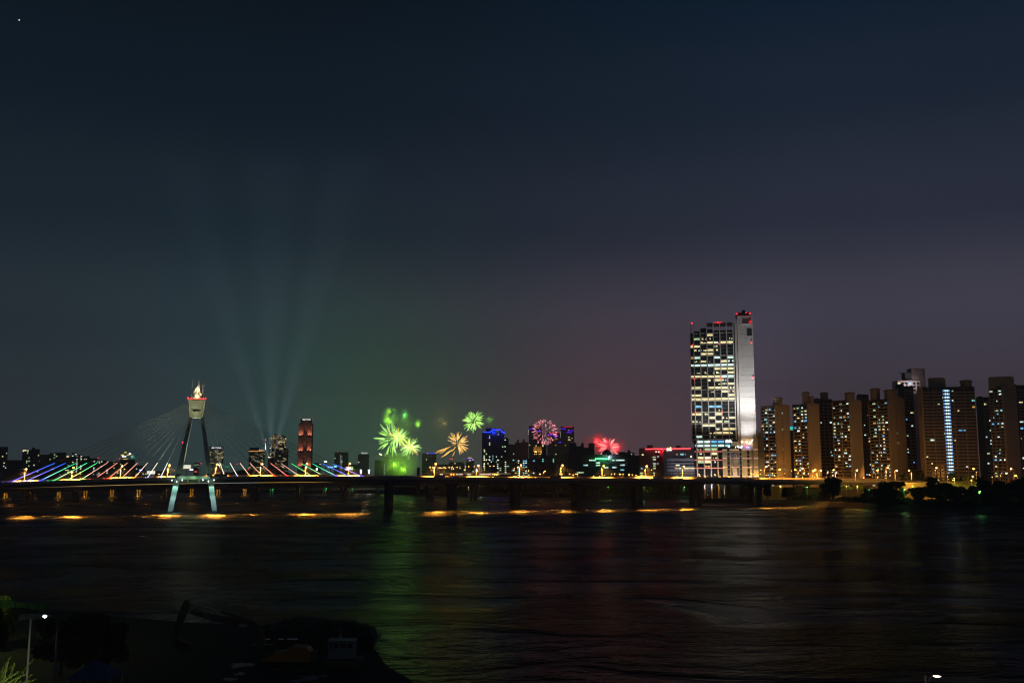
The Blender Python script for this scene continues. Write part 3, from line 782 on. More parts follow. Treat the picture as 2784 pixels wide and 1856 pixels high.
# lamps on the deck of other kinds: blue guide lamp
# ================================================================== VEHICLES ON THE BRIDGE
HEAD = glow('headlight_glass', (1, .95, .85), 7.0); TAIL = glow('tail_glass', (1, .03, .02), 4.0)
CARP = [mat('car_white', (.6, .6, .6), .3, var=0), mat('car_black', (.02, .02, .02), .25, var=0), mat('car_silver', (.35, .36, .37), .3, .4, var=0),
        mat('car_red', (.35, .03, .02), .3, var=0), mat('car_blue', (.03, .06, .2), .3, var=0)]
TYRE = mat('tyre', (.02, .02, .02), .9, var=0)
def car_parts(paint, kind):
    if kind == 'bus': L, W, H = 11.0, 2.5, 3.0
    else: L, W, H = 4.5, 1.8, 1.45
    b = MB()
    if kind == 'bus': prof = [(-5.5,.4),(5.4,.4),(5.5,1.2),(5.3,3.0),(-5.4,3.0)]
    else: prof = [(-2.25,.35),(2.2,.35),(2.25,.75),(1.25,.95),(.6,1.42),(-1.1,1.45),(-1.9,1.0),(-2.25,.95)]
    b.prism(prof, -W/2, W/2)
    g = MB()
    if kind == 'bus': g.box((0,0,2.2),(9.8,W+.06,.9))
    else: g.prism([(-1.6,.98),(1.05,.98),(.55,1.34),(-1.05,1.36)], -W/2-.03, W/2+.03)
    w = MB(); w.ring([(0,-.12,0),(0,.12,0)], [.34,.34], 12)
    return b.mesh('body', paint), g.mesh('glazing', GLASSD), w.mesh('wheel', TYRE)
_car = {}
hl = MB().ring([(0,-.16,0),(0,.16,0)],[.13,.13],8).mesh('lamp', HEAD); tl = MB().box((0,0,0),(.1,.36,.2)).mesh('lamp', TAIL)
def car(loc, rz, paint, kind, label):
    k = (paint.name, kind)
    if k not in _car: _car[k] = car_parts(paint, kind)
    b, g, w = _car[k]
    e = empty(kind, loc, label, kind, 'vehicles crossing the bridge', rz)
    inst('body', b, e); inst('window_band', g, e)
    L = 5.5 if kind == 'bus' else 2.25
    for x in (-L*.62, L*.62):
        for y in (-.85, .85): inst('wheel', w, e, Matrix.Translation((x, y, .34)))
    for y in (-.65, .65):
        inst('headlight', hl, e, Matrix.Translation((L, y, .72))); inst('taillight', tl, e, Matrix.Translation((-L-.02, y, .85)))
rv = random.Random(11)
cs = ['white', 'black', 'silver', 'red', 'blue']
plc = [(33,'by the leftmost blue cable','car'),(157,'between two green cables','car'),(175,'just left of the fourth green cable','car'),(262,'behind the first red cable','bus'),(345,'near the orange cables','car'),
       (420,'close to the left pylon leg','car'),(600,'just right of the pylon','bus'),(640,'by the white cables','car'),(705,'under the sodium lamp by the orange cables','car'),(760,'between the red cables','car'),
       (812,'before the red light-tower','car'),(880,'among the green and blue cables','bus'),(905,'near the blue cables','car'),(960,'by the lamp at the last blue cable','car'),(1110,'over the bridge in front of the green smoke','car'),
       (1119,'just behind the car by the green smoke','car'),(1195,'under the lamp left of the orange burst','bus'),(1234,'under the orange burst','car'),(1262,'right of the orange burst','car'),(1345,'below the blue-topped tower','car'),
       (1460,'below the uplit building','car'),(1510,'left of the violet towers','bus'),(1575,'left of the green sign','car'),(1690,'right of the green sign','car'),(1790,'below the red roofline','bus'),(1812,'below the white striped block','car'),
       (1930,'before the tower podium','car'),(1975,'at the tower poster','bus'),(2020,'right of the tower poster','car'),(2125,'before the first apartment block','car'),(2290,'below the third apartment block','car'),(2385,'at the taller lamp','car')]
for i, (px, wh, kind) in enumerate(plc):
    off = rv.choice((-11.2, -7.6, -4.0, 4.0, 7.6, 11.2)) if kind == 'car' else rv.choice((-9.4, 9.4))
    s = s_for(px, off); b = B(s, off, deck_z(s)-1.09)
    ci = rv.randrange(5); rz = atan2(BD.y, BD.x) + (0 if off > 0 else pi) + rv.uniform(-.04, .04)
    car(b, rz, CARP[ci], kind, '%s %s on the bridge deck %s' % (cs[ci], kind, wh))

# ================================================================== TOWER WITH FLOODLIT SHAFT
TY = 1140.0
TB = Vector((hx(1960, TY), TY, 4.5))
tower = empty('office_tower', TB, 'tall glass office tower with lit floors, pale ribs and a white floodlit side shaft', 'skyscraper', None, -atan2(TB.x, TB.y))
def tx(px): return hx(px, TY) - TB.x
def tz(py): return zt(py, TY) - TB.z
RIB = mat('pale_rib', (.55, .52, .48), .6, var=.08, scale=.2)
SHAFT = mat('white_cladding', (.62, .62, .61), .65, var=.05, scale=.1)
X0, X1, DEP = tx(1885), tx(2004), 42.0
m = MB(); m.box(((X0+X1)/2, DEP/2+1.2, (tz(905)+tz(1194))/2), (X1-X0, DEP, tz(905)-tz(1194))); m.build('core', GLASSD, tower)
m = MB(); m.box(((X0+X1)/2+4, DEP/2+3, tz(1194)/2+.5), (X1-X0-4, DEP-3, tz(1194)-1)); m.build('base_block', GLASSD, tower)
bays = [1885, 1895, 1913, 1931, 1949, 1967, 1985, 2003]
ROWS = ["...y...", ".gpp..p", "..pypyy", "yy..p..", ".ppyp..", "..yy...", "ow..w.w", ".ppp.yp", "wwwwwww", "....yyy", ".pppppy", "yyyyyww", "...pyp.", "....ppy",
        "yy.yyyp", "..pp.yp", "yy....y", "yyyyyyy", ".......", ".b.bb..", "....p..", "yyp.y..", "...y.py", "pp..yp.", "..yy...", "..p.pyy", "...pyyp", ".w.p.pp"]
rt = random.Random(21)
SPAN = mat('spandrel_panel', (.16, .17, .18), .5, var=.1, scale=.3)
FRONT = Vector((1, 0, 0)); OUT = Vector((0, -1, 0)); O = Vector((0, 1.2, 0))
pitch = tz(921.5) - tz(931.7)
for k, row in enumerate(ROWS):
    zc = tz(909.6 + 10.25*k)
    h = pitch*.50
    for b in range(7):
        u0 = tx(bays[b])+.9; u1 = tx(bays[b+1])-.35; w = u1-u0
        c = row[b]
        if c == '.':
            pane_at('window', GLASSD, tower, O, FRONT, OUT, u0, zc-h/2, w, h, .02, .1)
        elif c == 'p':
            x = u0
            while x < u1-.6:
                ww = min(rt.uniform(.8, 2.4), u1-x)
                if rt.random() < .5: pane_at('window', ROOM[rt.choice('yypgwY')], tower, O, FRONT, OUT, x, zc-h*.4, ww, h*rt.choice((.5, .8, .8)), .02, .1)
                x += ww+.15
        else:
            pane_at('window', ROOM[c], tower, O, FRONT, OUT, u0, zc-h/2, w, h, .02, .1)
# glimmers of half-lit office floors: spandrel lines
for k in range(0, 29):
    zc = tz(904.5 + 10.25*k)
    m = MB(); m.box(((X0+X1)/2, 1.05, zc), (X1-X0, .5, .55 if k % 3 else .9)); m.build('floor_edge', SPAN if k % 3 else RIB, tower)
    m = MB(); m.box(((X0+X1)/2, 1.10, zc-2.3), (X1-X0, .3, .16)); m.build('transom', SPAN, tower)
tops_ = [905, 880, 880, 880, 878, 877, 877, 876]
for b, px in enumerate(bays):
    m = MB(); m.box((tx(px)+.25, .1, (tz(tops_[b])+tz(1194))/2), (1.15, 1.7, tz(tops_[b])-tz(1194))); m.build('rib', RIB, tower)
# crown
for a, b, t in ((1895, 1913, 898), (1913, 1931, 890), (1931, 1949, 893), (1949, 1967, 897), (1967, 1985, 897), (1985, 2003, 897)):
    m = MB(); m.box(((tx(a)+tx(b))/2+.2, 10, (tz(t)+tz(906))/2), (tx(b)-tx(a)-1.3, 16, tz(t)-tz(906))); m.build('crown_wall', STEELD, tower)
m = MB(); m.box(((tx(1930)+tx(2004))/2, 2, (tz(877)+tz(887))/2), (tx(2004)-tx(1930), 3, tz(877)-tz(887))); m.build('crown_beam', STEELD, tower)
m = MB(); m.ring([(tx(1889), 1, tz(906)), (tx(1889), 1, tz(880))], [.5, .3], 6); m.build('corner_post', STEELD, tower)
# recess glass strip with side rib
m = MB(); m.box((tx(2006.5), 3.6, (tz(880)+tz(1194))/2), (tx(2009)-tx(2004), 6, tz(880)-tz(1194))); m.build('recess', GLASSD, tower)
m = MB(); m.box((tx(2011), 3, (tz(878)+tz(1186))/2), (tx(2014.5)-tx(2008.5), 5, tz(878)-tz(1186))); m.build('side_rib', RIB, tower)
for k in range(9, 28, 1):
    if k in (13, 18, 21, 24): continue
    pane_at('window', ROOM['w' if k % 2 else 'p'], tower, O, FRONT, OUT, tx(2004.6), tz(909.6+10.25*k)-1, 1.4, 1.8, .02, .1)
# white shaft in stacked cladding panels
sx0, sx1 = tx(2015.5), tx(2057)
edges = [860, 880, 910, 940, 970, 1000, 1020, 1035, 1050, 1065, 1080, 1095, 1111, 1127, 1143, 1160, 1176, 1190, 1300]
for a, b in zip(edges, edges[1:]):
    top = tz(a)-.22; bot = tz(b)
    m = MB(); m.box(((sx0+sx1)/2, 12, (top+bot)/2), (sx1-sx0, 24, top-bot)); m.build('cladding_panel', SHAFT, tower)
m = MB(); m.box(((sx0+sx1)/2, 12.2, (tz(860)+tz(1300))/2), (sx1-sx0-.5, 23, tz(860)-tz(1300)-.6)); m.build('shaft_core', CONCD, tower)
m = MB(); m.box((tx(2031.5), 10, (tz(851)+tz(862))/2), (tx(2051)-tx(2012), 16, tz(851)-tz(862))); m.box((tx(2034), 8, tz(848)), (4, 5, 4)); m.build('plant_room', CONCD, tower)
m = MB(); m.box((tx(2047), -.12, (tz(896)+tz(915))/2), (tx(2054)-tx(2040.5), .3, tz(896)-tz(915))); m.build('louvre', STEELD, tower)
m = MB(); m.box(((tx(2029)+tx(2053))/2, -1, tz(883)), (tx(2053)-tx(2029), 2, .6)); m.build('ledge', RIB, tower)
def tlamp(px, py, r=.8, y=-1.3):
    m = MB(); m.ring([(tx(px)-r, y, tz(py)), (tx(px), y, tz(py)), (tx(px)+r, y, tz(py))], [r*.4, r, r*.4], 8); m.build('warning_lamp', REDL, tower)
for q in ((1892,876.5,1.0),(1963,876.5,.9),(1957,877,.4),(1970,877,.4),(2014.5,855,1.0),(2050,855,.9),(2040,853,.6),(2051,878,.9),(1893,935.5,.65),(1965,935,.65),(2051.5,934.5,.7),(1895,1029,.8),(1967,1028,.8),(2053.5,1027.5,.8),(1897,1121,.75),(1968.5,1121,.75),(2056,1121,.7)): tlamp(*q)
m = MB(); m.box((tx(1963.5), -1, tz(876.8)), (tx(1975)-tx(1949), .4, .45)); m.build('red_light_strip', REDS, tower)
# shaft floodlights at its foot
tc_ = TB
spot('shaft_floodlight', TB+Vector((tx(2030), -9, tz(1187)+2)), TB+Vector((tx(2031), -.5, tz(1150))), 6000, (.93, .97, 1), 160, tower, 1.0)
spot('shaft_floodlight', TB+Vector((tx(2042), -16, tz(1187)+2)), TB+Vector((tx(2040), -.5, tz(1090))), 20000, (1, .97, .93), 150, tower, 1.0)
spot('shaft_floodlight', TB+Vector((tx(2045), -40, tz(1190)+1)), TB+Vector((tx(2034), -.5, tz(1035))), 330000, (1, .98, .95), 66, tower, 1.0)
spot('rib_floodlight', TB+Vector((tx(1990), -34, tz(1190)+1)), TB+Vector((tx(1960), 0, tz(1110))), 60000, (1, .93, .88), 70, tower, .9)
spot('rib_floodlight', TB+Vector((tx(1925), -34, tz(1190)+1)), TB+Vector((tx(1920), 0, tz(1110))), 50000, (1, .93, .88), 70, tower, .9)
# podium
PX = [1898, 1916.6, 1935, 1953, 1972]
m = MB(); m.box(((tx(1883)+tx(1995))/2, -1.5, tz(1194.5)), (tx(1995)-tx(1883), 9, .9)); m.build('canopy', RIB, tower)
for i in range(7): m = MB(); m.ring([(tx(1884)+.4*i, -3+i*.8, tz(1195)), (tx(1891), -2+i*.8, tz(1207))], .22, 5); m.build('strut', GALV, tower)
PO = Vector((0, -4.0, 0))
m = MB(); m.box(((tx(1890)+tx(1978))/2, 0, tz(1196)/2), (tx(1978)-tx(1890), 7.8, tz(1196)-.3)); m.build('podium_glass', GLASSD, tower)
PR = {1200.5: '.wwbbw', 1211: 'cwwcwc', 1221: '.pgg..', 1233: '.ppyg.', 1244: '.yYpp.', 1255: '.gyp.p', 1267: '..p...', 1279: '....p.', 1289: '.p.p..'}
pb = [1891, 1898, 1916.6, 1935, 1953, 1972, 1988]
for zy, row in PR.items():
    for b in range(6):
        if b >= 4 and zy > 1215: continue
        u0, u1 = tx(pb[b])+.8, tx(pb[b+1])-.5
        c = row[b]; hh = 2.6
        if c == '.': pane_at('window', GLASSD, tower, PO, FRONT, OUT, u0, tz(zy)-1.3, u1-u0, hh, .02, .08)
        elif c == 'p':
            x = u0
            while x < u1-.5:
                ww = min(rt.uniform(.7, 2), u1-x)
                if rt.random() < .45: pane_at('window', ROOM[rt.choice('yywo')], tower, PO, FRONT, OUT, x, tz(zy)-1, ww, 1.6, .02, .08)
                x += ww+.1
        else: pane_at('window', ROOM[c], tower, PO, FRONT, OUT, u0, tz(zy)-1.3, u1-u0, hh, .02, .08)
for px in PX[:4]:
    m = MB(); m.box((tx(px), -4.6, (tz(1195)+0)/2), (1.5, 1.6, tz(1195))); m.build('column', RIB, tower)
for zy in (1227, 1250, 1272):
    m = MB(); m.box(((tx(1891)+tx(1965))/2, -4.35, tz(zy)), (tx(1965)-tx(1891), .4, 1.15)); m.build('red_band', glow('red_band', (.85, .16, .12), .75), tower)
spot('podium_floodlight', TB+Vector((tx(1925), -22, 1)), TB+Vector((tx(1925), -4, 35)), 60000, (.95, .95, 1), 80, tower, .9)
STONE = mat('podium_stone', (.50, .47, .34), .8, var=.08, scale=.15)
STONE2 = mat('podium_stone_brown', (.36, .30, .20), .85, var=.1, scale=.15)
def block(nm, a, b, top, y0, y1, m_, bot=1301):
    m = MB(); m.box(((tx(a)+tx(b))/2, (y0+y1)/2, (tz(top)+tz(bot))/2), (tx(b)-tx(a), y1-y0, tz(top)-tz(bot))); return m.build(nm, m_, tower)
block('stone_wall', 1965.5, 1978, 1221.5, -7, 2, STONE); block('stone_wall', 1984.5, 2010.5, 1221, -7, 2, STONE); block('stone_wall', 2016, 2042, 1221.5, -7, 6, STONE)
block('glass_strip', 1978, 1984.5, 1219, -6.4, 2, GLASSD); block('glass_strip', 2010.5, 2016, 1218, -6.4, 2, GLASSD)
block('stone_wall', 2042, 2047, 1222, -4, 6, STONE2); block('stone_pylon', 2047.5, 2059, 1191, -9, 6, STONE)
block('upper_wall', 1990, 2009, 1200, -2, 8, STONE, 1221); block('upper_wall', 2009, 2047, 1196, 1.5, 12, STONE2, 1221.6); block('side_block', 2047, 2060.5, 1176, 2, 14, STONE2, 1192)
block('dark_block', 2060, 2077, 1174, 0, 22, WALLS[2])
m = MB(); m.prism([(tx(2006), tz(1196)), (tx(2047), tz(1196)), (tx(2047), tz(1188)), (tx(2036), tz(1189)), (tx(2020), tz(1192)), (tx(2006), tz(1195))], 1, 10); m.build('curved_roof', STEELD, tower)
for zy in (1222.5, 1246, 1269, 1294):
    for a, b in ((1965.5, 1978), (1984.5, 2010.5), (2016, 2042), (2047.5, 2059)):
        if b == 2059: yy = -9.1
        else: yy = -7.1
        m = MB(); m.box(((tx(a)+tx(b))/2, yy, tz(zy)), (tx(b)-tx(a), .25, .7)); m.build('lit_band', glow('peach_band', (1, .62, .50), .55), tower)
for k in range(7):
    for a, b in ((1978, 1984.5), (2010.5, 2016)):
        m = MB(); m.box(((tx(a)+tx(b))/2, -6.5, tz(1229+11.5*k)), (tx(b)-tx(a)-.4, .2, .35)); m.build('transom', glow('teal_line', (.25, .60, .70), .5), tower)
for k in range(6): pane_at('window', GLASSD, tower, Vector((0, -7, 0)), FRONT, OUT, tx(2030.3), tz(1235.5+12*k), tx(2036.5)-tx(2030.3), 4.2, .02, .1)
for k in range(5):
    m = MB(); m.box((tx(2053), -9.05, tz(1205+14*k)), (tx(2059)-tx(2048)+.6, .2, .25)); m.build('panel_joint', RIB, tower)
# the two posters: generic skyline picture and a tilted white sheet
def poster(z0, z1, a, b, y, parts, nm):
    for (u0, v0, u1, v1, c, nn, yy) in parts:
        m = MB(); x0, x1 = tx(a), tx(b); Z0, Z1 = tz(z0), tz(z1)
        m.box((x0+(x1-x0)*(u0+u1)/2, y-.06*yy, Z1+(Z0-Z1)*(v0+v1)/2), ((x1-x0)*(u1-u0), .1, (Z0-Z1)*(v1-v0)))
        m.build(nm, mat('poster_'+nn, c, .6, var=.1, scale=.4), tower)
poster(1231, 1263.5, 1987.3, 2008, -7.12, [(0,0,1,1,(.20,.20,.26),'slate',0),(.03,.62,.97,.97,(.16,.18,.42),'violet',1),(.22,.68,.5,.98,(.08,.16,.55),'blue',2),
   (.5,.52,.56,.9,(.8,.8,.85),'white',3),(.7,.52,.76,.9,(.8,.8,.85),'white',3),(.54,.86,.72,.93,(.8,.8,.85),'white',3),(.06,.05,.3,.82,(.36,.28,.22),'sand',2),(.36,.2,.95,.46,(.6,.62,.66),'pale',4),
   (.4,.36,.9,.38,(.2,.25,.3),'slate2',5),(.38,.05,.92,.16,(.5,.52,.55),'pale2',4),(.12,.03,.2,.18,(.7,.55,.4),'tan',4)], 'poster_panel')
poster(1268, 1293, 1987.3, 2008.5, -7.12, [(0,0,1,1,(.16,.13,.12),'brown',0)], 'poster_panel')
m = MB(); x0, x1 = tx(1990), tx(2005); m.hexa([(x0+1.2,-7.45,tz(1292)),(x1-.6,-7.45,tz(1293)),(x1-.6,-7.35,tz(1293)),(x0+1.2,-7.35,tz(1292)),(x0,-7.45,tz(1270)),(x1-1.4,-7.45,tz(1268.5)),(x1-1.4,-7.35,tz(1268.5)),(x0,-7.35,tz(1270))])
m.build('poster_sheet', mat('poster_sheet', (.75, .74, .8), .5, var=.04), tower, label='tilted white sheet shown on the lower poster')
for px in (1972, 1997, 2029, 2053): spot('stone_floodlight', TB+Vector((tx(px), -24, 2)), TB+Vector((tx(px), -7, 22)), 16000, (1, .98, .78), 70, tower, .8)
# sign and roof lamps
m = MB(); m.box(((tx(2027.5)+tx(2039))/2, -2.4, tz(1216.5)), (tx(2039)-tx(2027.5), .4, 2.3)); m.build('sign_board', glow('sign_blue', (.02, .05, 1), 1.2), tower, label='blue lit sign board above the stone wall')
text_on('FCN', tower, (tx(2033), -2.75, tz(1216.3)), 3.6, 1.6, glow('sign_white', (1, 1, 1), 2.2))
m = MB(); m.ring([(tx(2024.3), -2.4, tz(1213.4)), (tx(2033), -2.4, tz(1213))], [.5, .5], 6); m.build('neon_tube', glow('neon_magenta', (1, 0, .65), 1.6), tower, label='short magenta neon tube above the blue sign')
for px, py in ((2018.5, 1201.5), (2030.5, 1201.5), (2041, 1203)):
    m = MB(); q = Vector((tx(px), -1.5, tz(py))); m.ring([q-Vector((.9,0,0)), q, q+Vector((.9,0,0))], [.4, 1.0, .4], 8); m.build('wall_lamp', glow('wall_lamp', (1, .72, .4), 5), tower)
    point('wall_lamp_light', TB+q+Vector((0,-1.6,0)), 500, (1, .55, .2), .1, tower)
for px, py in ((1983,1214.5),(2001,1216),(2006.5,1213.5),(2010,1215.5),(2015,1216),(2017,1213.5),(2038.5,1206),(1978,1196),(1986,1196.5),(1990,1201),(2045,1197.5)):
    m = MB(); q = Vector((tx(px), -4.5, tz(py))); m.ring([q-Vector((.7,0,0)), q, q+Vector((.7,0,0))], [.3, .75, .3], 8); m.build('terrace_lamp', LAMPW, tower)
m = MB()
for k in range(9): m.ring([(tx(1990+2.0*k), -4+rt.uniform(-1,1), tz(1221)), (tx(1990+2.0*k), -4, tz(1215-2*rt.random()))], [.5+rt.random(), .9], 6)
m.build('terrace_planting', LEAF, tower)
for px, t in ((2052, 1168), (2057, 1170)):
    m = MB(); m.ring([(tx(px), 6, tz(1176)), (tx(px), 6, tz(t))], .2, 5); m.ring([(tx(px)-1, 6, tz(t+2)), (tx(px)+1, 6, tz(t+1))], .8, 6); m.build('roof_antenna', GALV, tower)
# ================================================================== APARTMENT BLOCKS ON THE RIGHT
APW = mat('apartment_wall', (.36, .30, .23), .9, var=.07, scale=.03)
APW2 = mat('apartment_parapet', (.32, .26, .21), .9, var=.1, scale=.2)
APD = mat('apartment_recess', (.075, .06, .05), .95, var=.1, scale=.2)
ra = random.Random(77)
def hit(C, d, px):
    k = ray(px, HZ)[0]; return (k*C.y - C.x)/(d.x - k*d.y)
def slab(pxL, pxC, pxR, ytopF, Y, phi, label, facade='L', floors=None, gable_top=None, tanks=(), density=.33, units=2, gwin=None, blue=None, thick=None, colors='wwcgywbyo', wallm=None, pitch=None):
    """apartment slab seen at its corner: one face windows and balconies, one face a blank gable"""
    wallm = wallm or APW
    C = Vector((hx(pxC, Y), Y, 4.5)); v = Vector((C.x, C.y, 0)).normalized(); r = Vector((v.y, -v.x, 0))
    dl = -r*cos(phi) + v*sin(phi); dr = r*sin(phi) + v*cos(phi)
    if facade == 'R': dl = -r*sin(phi) + v*cos(phi); dr = r*cos(phi) + v*sin(phi)
    Ll = hit(C, dl, pxL); Lr = hit(C, dr, pxR)
    H = zt(ytopF, Y) - 4.5
    e = empty('apartment_block', C, label, 'apartment block', 'apartment blocks on the right bank')
    Z = Vector((0, 0, 0))
    df, Lf, dg, Lg = (dl, Ll, dr, Lr) if facade == 'L' else (dr, Lr, dl, Ll)
    if thick: Lg = thick
    nf = -dg; ng = -df                       # outward normals
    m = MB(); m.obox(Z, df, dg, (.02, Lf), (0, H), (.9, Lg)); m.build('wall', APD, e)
    # gable end wall with rounded top
    gt = H + (zt(gable_top, Y)-zt(ytopF, Y) if gable_top else 3)
    g = MB(); npt = 9; P = []
    for i in range(npt):
        t = i/(npt-1); P.append((Lg*t, H + (gt-H)*max(0.0, sin(pi*(.12+.76*t)))**.7))
    base = len(g.v)
    pts = [(0, 0)] + [(u, z) for u, z in P] + [(Lg, 0)]
    for wv in (-.5, .8):
        for u, z in pts:
            q = dg*u + df*wv; g.v.append((q.x, q.y, z))
    n_ = len(pts); g.f.append(tuple(range(n_))); g.f.append(tuple(range(n_, 2*n_))[::-1])
    for i in range(n_): j = (i+1) % n_; g.f.append((i, n_+i, n_+j, j))
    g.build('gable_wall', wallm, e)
    m = MB(); m.obox(Z, df, dg, (.8, Lf), (H, H+1.3), (-.3, Lg)); m.build('roof', ROOFM, e)
    fp = pitch or 3.28*Y/1000; nfl = int((H-2)/fp)
    ncol = max(2, int(round(Lf/5.2)))
    cw = Lf/ncol
    for k in range(nfl):
        z = H - 1.0 - fp*(k+1)
        if z < 6: break
        m = MB(); m.obox(Z, df, dg, (.8, Lf-.1), (z-.45, z+.75), (-.45, .95)); m.build('balcony', APW2, e)
        for c in range(ncol):
            if ra.random() < .3: continue
            lit = ra.random() < density
            u0 = .9 + c*cw + ra.uniform(.3, .9); w = ra.uniform(1.0, 3.0)
            if lit:
                cl = ra.choice(colors); pane_at('window', ROOM[cl], e, Z, df, nf, u0, z+.78, w, fp*ra.choice((.38, .45, .3)), -.42 if ra.random() < .5 else .0, .1)
                if ra.random() < .5: pane_at('window', ROOM[ra.choice(cl+'p')], e, Z, df, nf, min(u0+w+.25, Lf-1.2), z+.78, ra.uniform(.5, 1.1), fp*.4, -.2, .1)
        dw = MB()
    dk_ = MB()
    for k in range(nfl):
        z = H - 1.0 - fp*(k+1)
        if z < 6: break
        for c in range(ncol):
            dk_.obox(Z, df, dg, (1.1+c*cw, .4+c*cw+cw*.82), (z+.8, z+fp-.6), (.82, .88))
    dk_.build('unlit_windows', GLASSD, e, kind='stuff')
    for c in range(units+1):
        u = .8 + (Lf-1.2)*c/units
        m = MB(); m.obox(Z, df, dg, (u-.22, u+.22), (0, H), (-.75, .95)); m.build('fin', APW2, e)
    if gwin:
        w_ = MB()
        for k in range(nfl):
            z = H - 1.0 - fp*(k+1)
            if z > 8: w_.obox(Z, dg, df, (Lg*gwin-.8, Lg*gwin+.8), (z+.4, z+1.6), (-.62, -.45))
        w_.build('stair_windows', GLASSD, e, kind='stuff')
        for k in range(nfl):
            if ra.random() < .14:
                z = H - 1.0 - fp*(k+1)
                if z > 8: pane_at('window', ROOM[ra.choice('wcg')], e, Z, dg, ng, Lg*gwin-.6, z+.4, 1.1, 1.1, .64, .05)
    if blue is not None:
        for k in range(nfl):
            z = H - 1.0 - fp*(k+1)
            if z < 8: break
            for q in range(4):
                pane_at('stair_light', glow('stair_blue', (.16, .48, 1.0), 1.3, sample=True, vary=.0) if q in (0, 3) else glow('stair_white', (.55, .85, 1.0), 1.9, sample=True), e, Z, df, nf, blue+q*2.1-(.6 if q == 3 else 0), z+.75, 1.5, 1.7, .06, .1)
    for (pa, pb_, yt, yb, rnd) in tanks:
        cpx = (pa+pb_)/2; uu = hit(C, df, cpx); q = df*uu*(1 if 0 < uu < Lf*1.3 else 0) + dg*(Lg*.45)
        Yt = C.y + q.y; x = hx(cpx, Yt) - C.x; wdt = (pb_-pa)/F*Yt
        q = Vector((x, Yt-C.y, 0)); zt0 = H-.2; zt1 = zt(yt, Yt) - 4.5
        m = MB()
        if rnd: m.ring([q+Vector((0,0,zt0)), q+Vector((0,0,zt1-2.6)), q+Vector((0,0,zt1-2.4)), q+Vector((0,0,zt1-.9)), q+Vector((0,0,zt1))], [wdt*.44, wdt*.44, wdt*.5, wdt*.5, wdt*.3], 10)
        else:
            m.obox(q, r, v, (-wdt/2, wdt/2), (zt0, zt1), (0, wdt*.6)); m.obox(q, r, v, (-wdt/2+.6, wdt/2-1.6), (zt1, zt1+1.1), (.5, wdt*.5))
        m.build('roof_tank_house', wallm if not rnd else APW2, e)
    return e
PH = radians(38)
# back ones first
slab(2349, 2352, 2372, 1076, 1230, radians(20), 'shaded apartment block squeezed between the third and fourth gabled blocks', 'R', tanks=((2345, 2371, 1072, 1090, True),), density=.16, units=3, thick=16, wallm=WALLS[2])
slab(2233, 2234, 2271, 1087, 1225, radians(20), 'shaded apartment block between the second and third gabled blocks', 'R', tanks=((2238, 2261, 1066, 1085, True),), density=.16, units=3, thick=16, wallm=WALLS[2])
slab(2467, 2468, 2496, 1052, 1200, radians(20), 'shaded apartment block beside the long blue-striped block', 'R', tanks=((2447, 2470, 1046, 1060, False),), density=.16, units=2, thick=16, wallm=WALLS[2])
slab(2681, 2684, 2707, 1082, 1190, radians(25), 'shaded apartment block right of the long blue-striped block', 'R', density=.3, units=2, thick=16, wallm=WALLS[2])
slab(2073.5, 2114.6, 2151.5, 1104, 1130, PH, 'leftmost brown apartment block with a plain gable and one round roof tank', 'L', gable_top=1097, tanks=((2107, 2135, 1080, 1100, True),), gwin=.45, density=.55)
slab(2161.5, 2202.6, 2233.5, 1100, 1125, PH, 'brown apartment block with two stepped roof tanks, second from the tower', 'L', gable_top=1094, tanks=((2188, 2210, 1065, 1090, True), (2206, 2221, 1077, 1090, True)), density=.55)
slab(2270, 2318.5, 2349.5, 1089, 1118, PH, 'brown apartment block with one dark patch low on its gable', 'L', gable_top=1085, tanks=((2305, 2334, 1066, 1085, True),), density=.5)
slab(2370, 2424.5, 2468, 1087, 1110, PH, 'brown apartment block with two roof tanks and a window column on its gable', 'L', gable_top=1076, tanks=((2376, 2404, 1055, 1080, True), (2414, 2446, 1059, 1078, True)), gwin=.45, density=.6)
slab(2494, 2517.5, 2664, 1055, 1085, radians(18), 'long wide apartment block with a bright blue-white column of stair lights', 'R', gable_top=1050, tanks=((2539.5, 2583, 1029, 1050, False), (2625, 2658, 1033, 1050, True)), density=.10, units=5, blue=22.5, thick=13)
slab(2703, 2740.6, 2777.5, 1054, 1060, PH, 'rightmost gabled apartment block with a wide flat roof house', 'L', gable_top=1044, tanks=((2707, 2770, 1026, 1050, False),), density=.34, units=3, colors='bwcwcgy')
slab(2777, 2779, 2860, 1050, 1080, radians(20), 'apartment block cut off by the right edge of the picture', 'R', density=.2, units=4, thick=14)
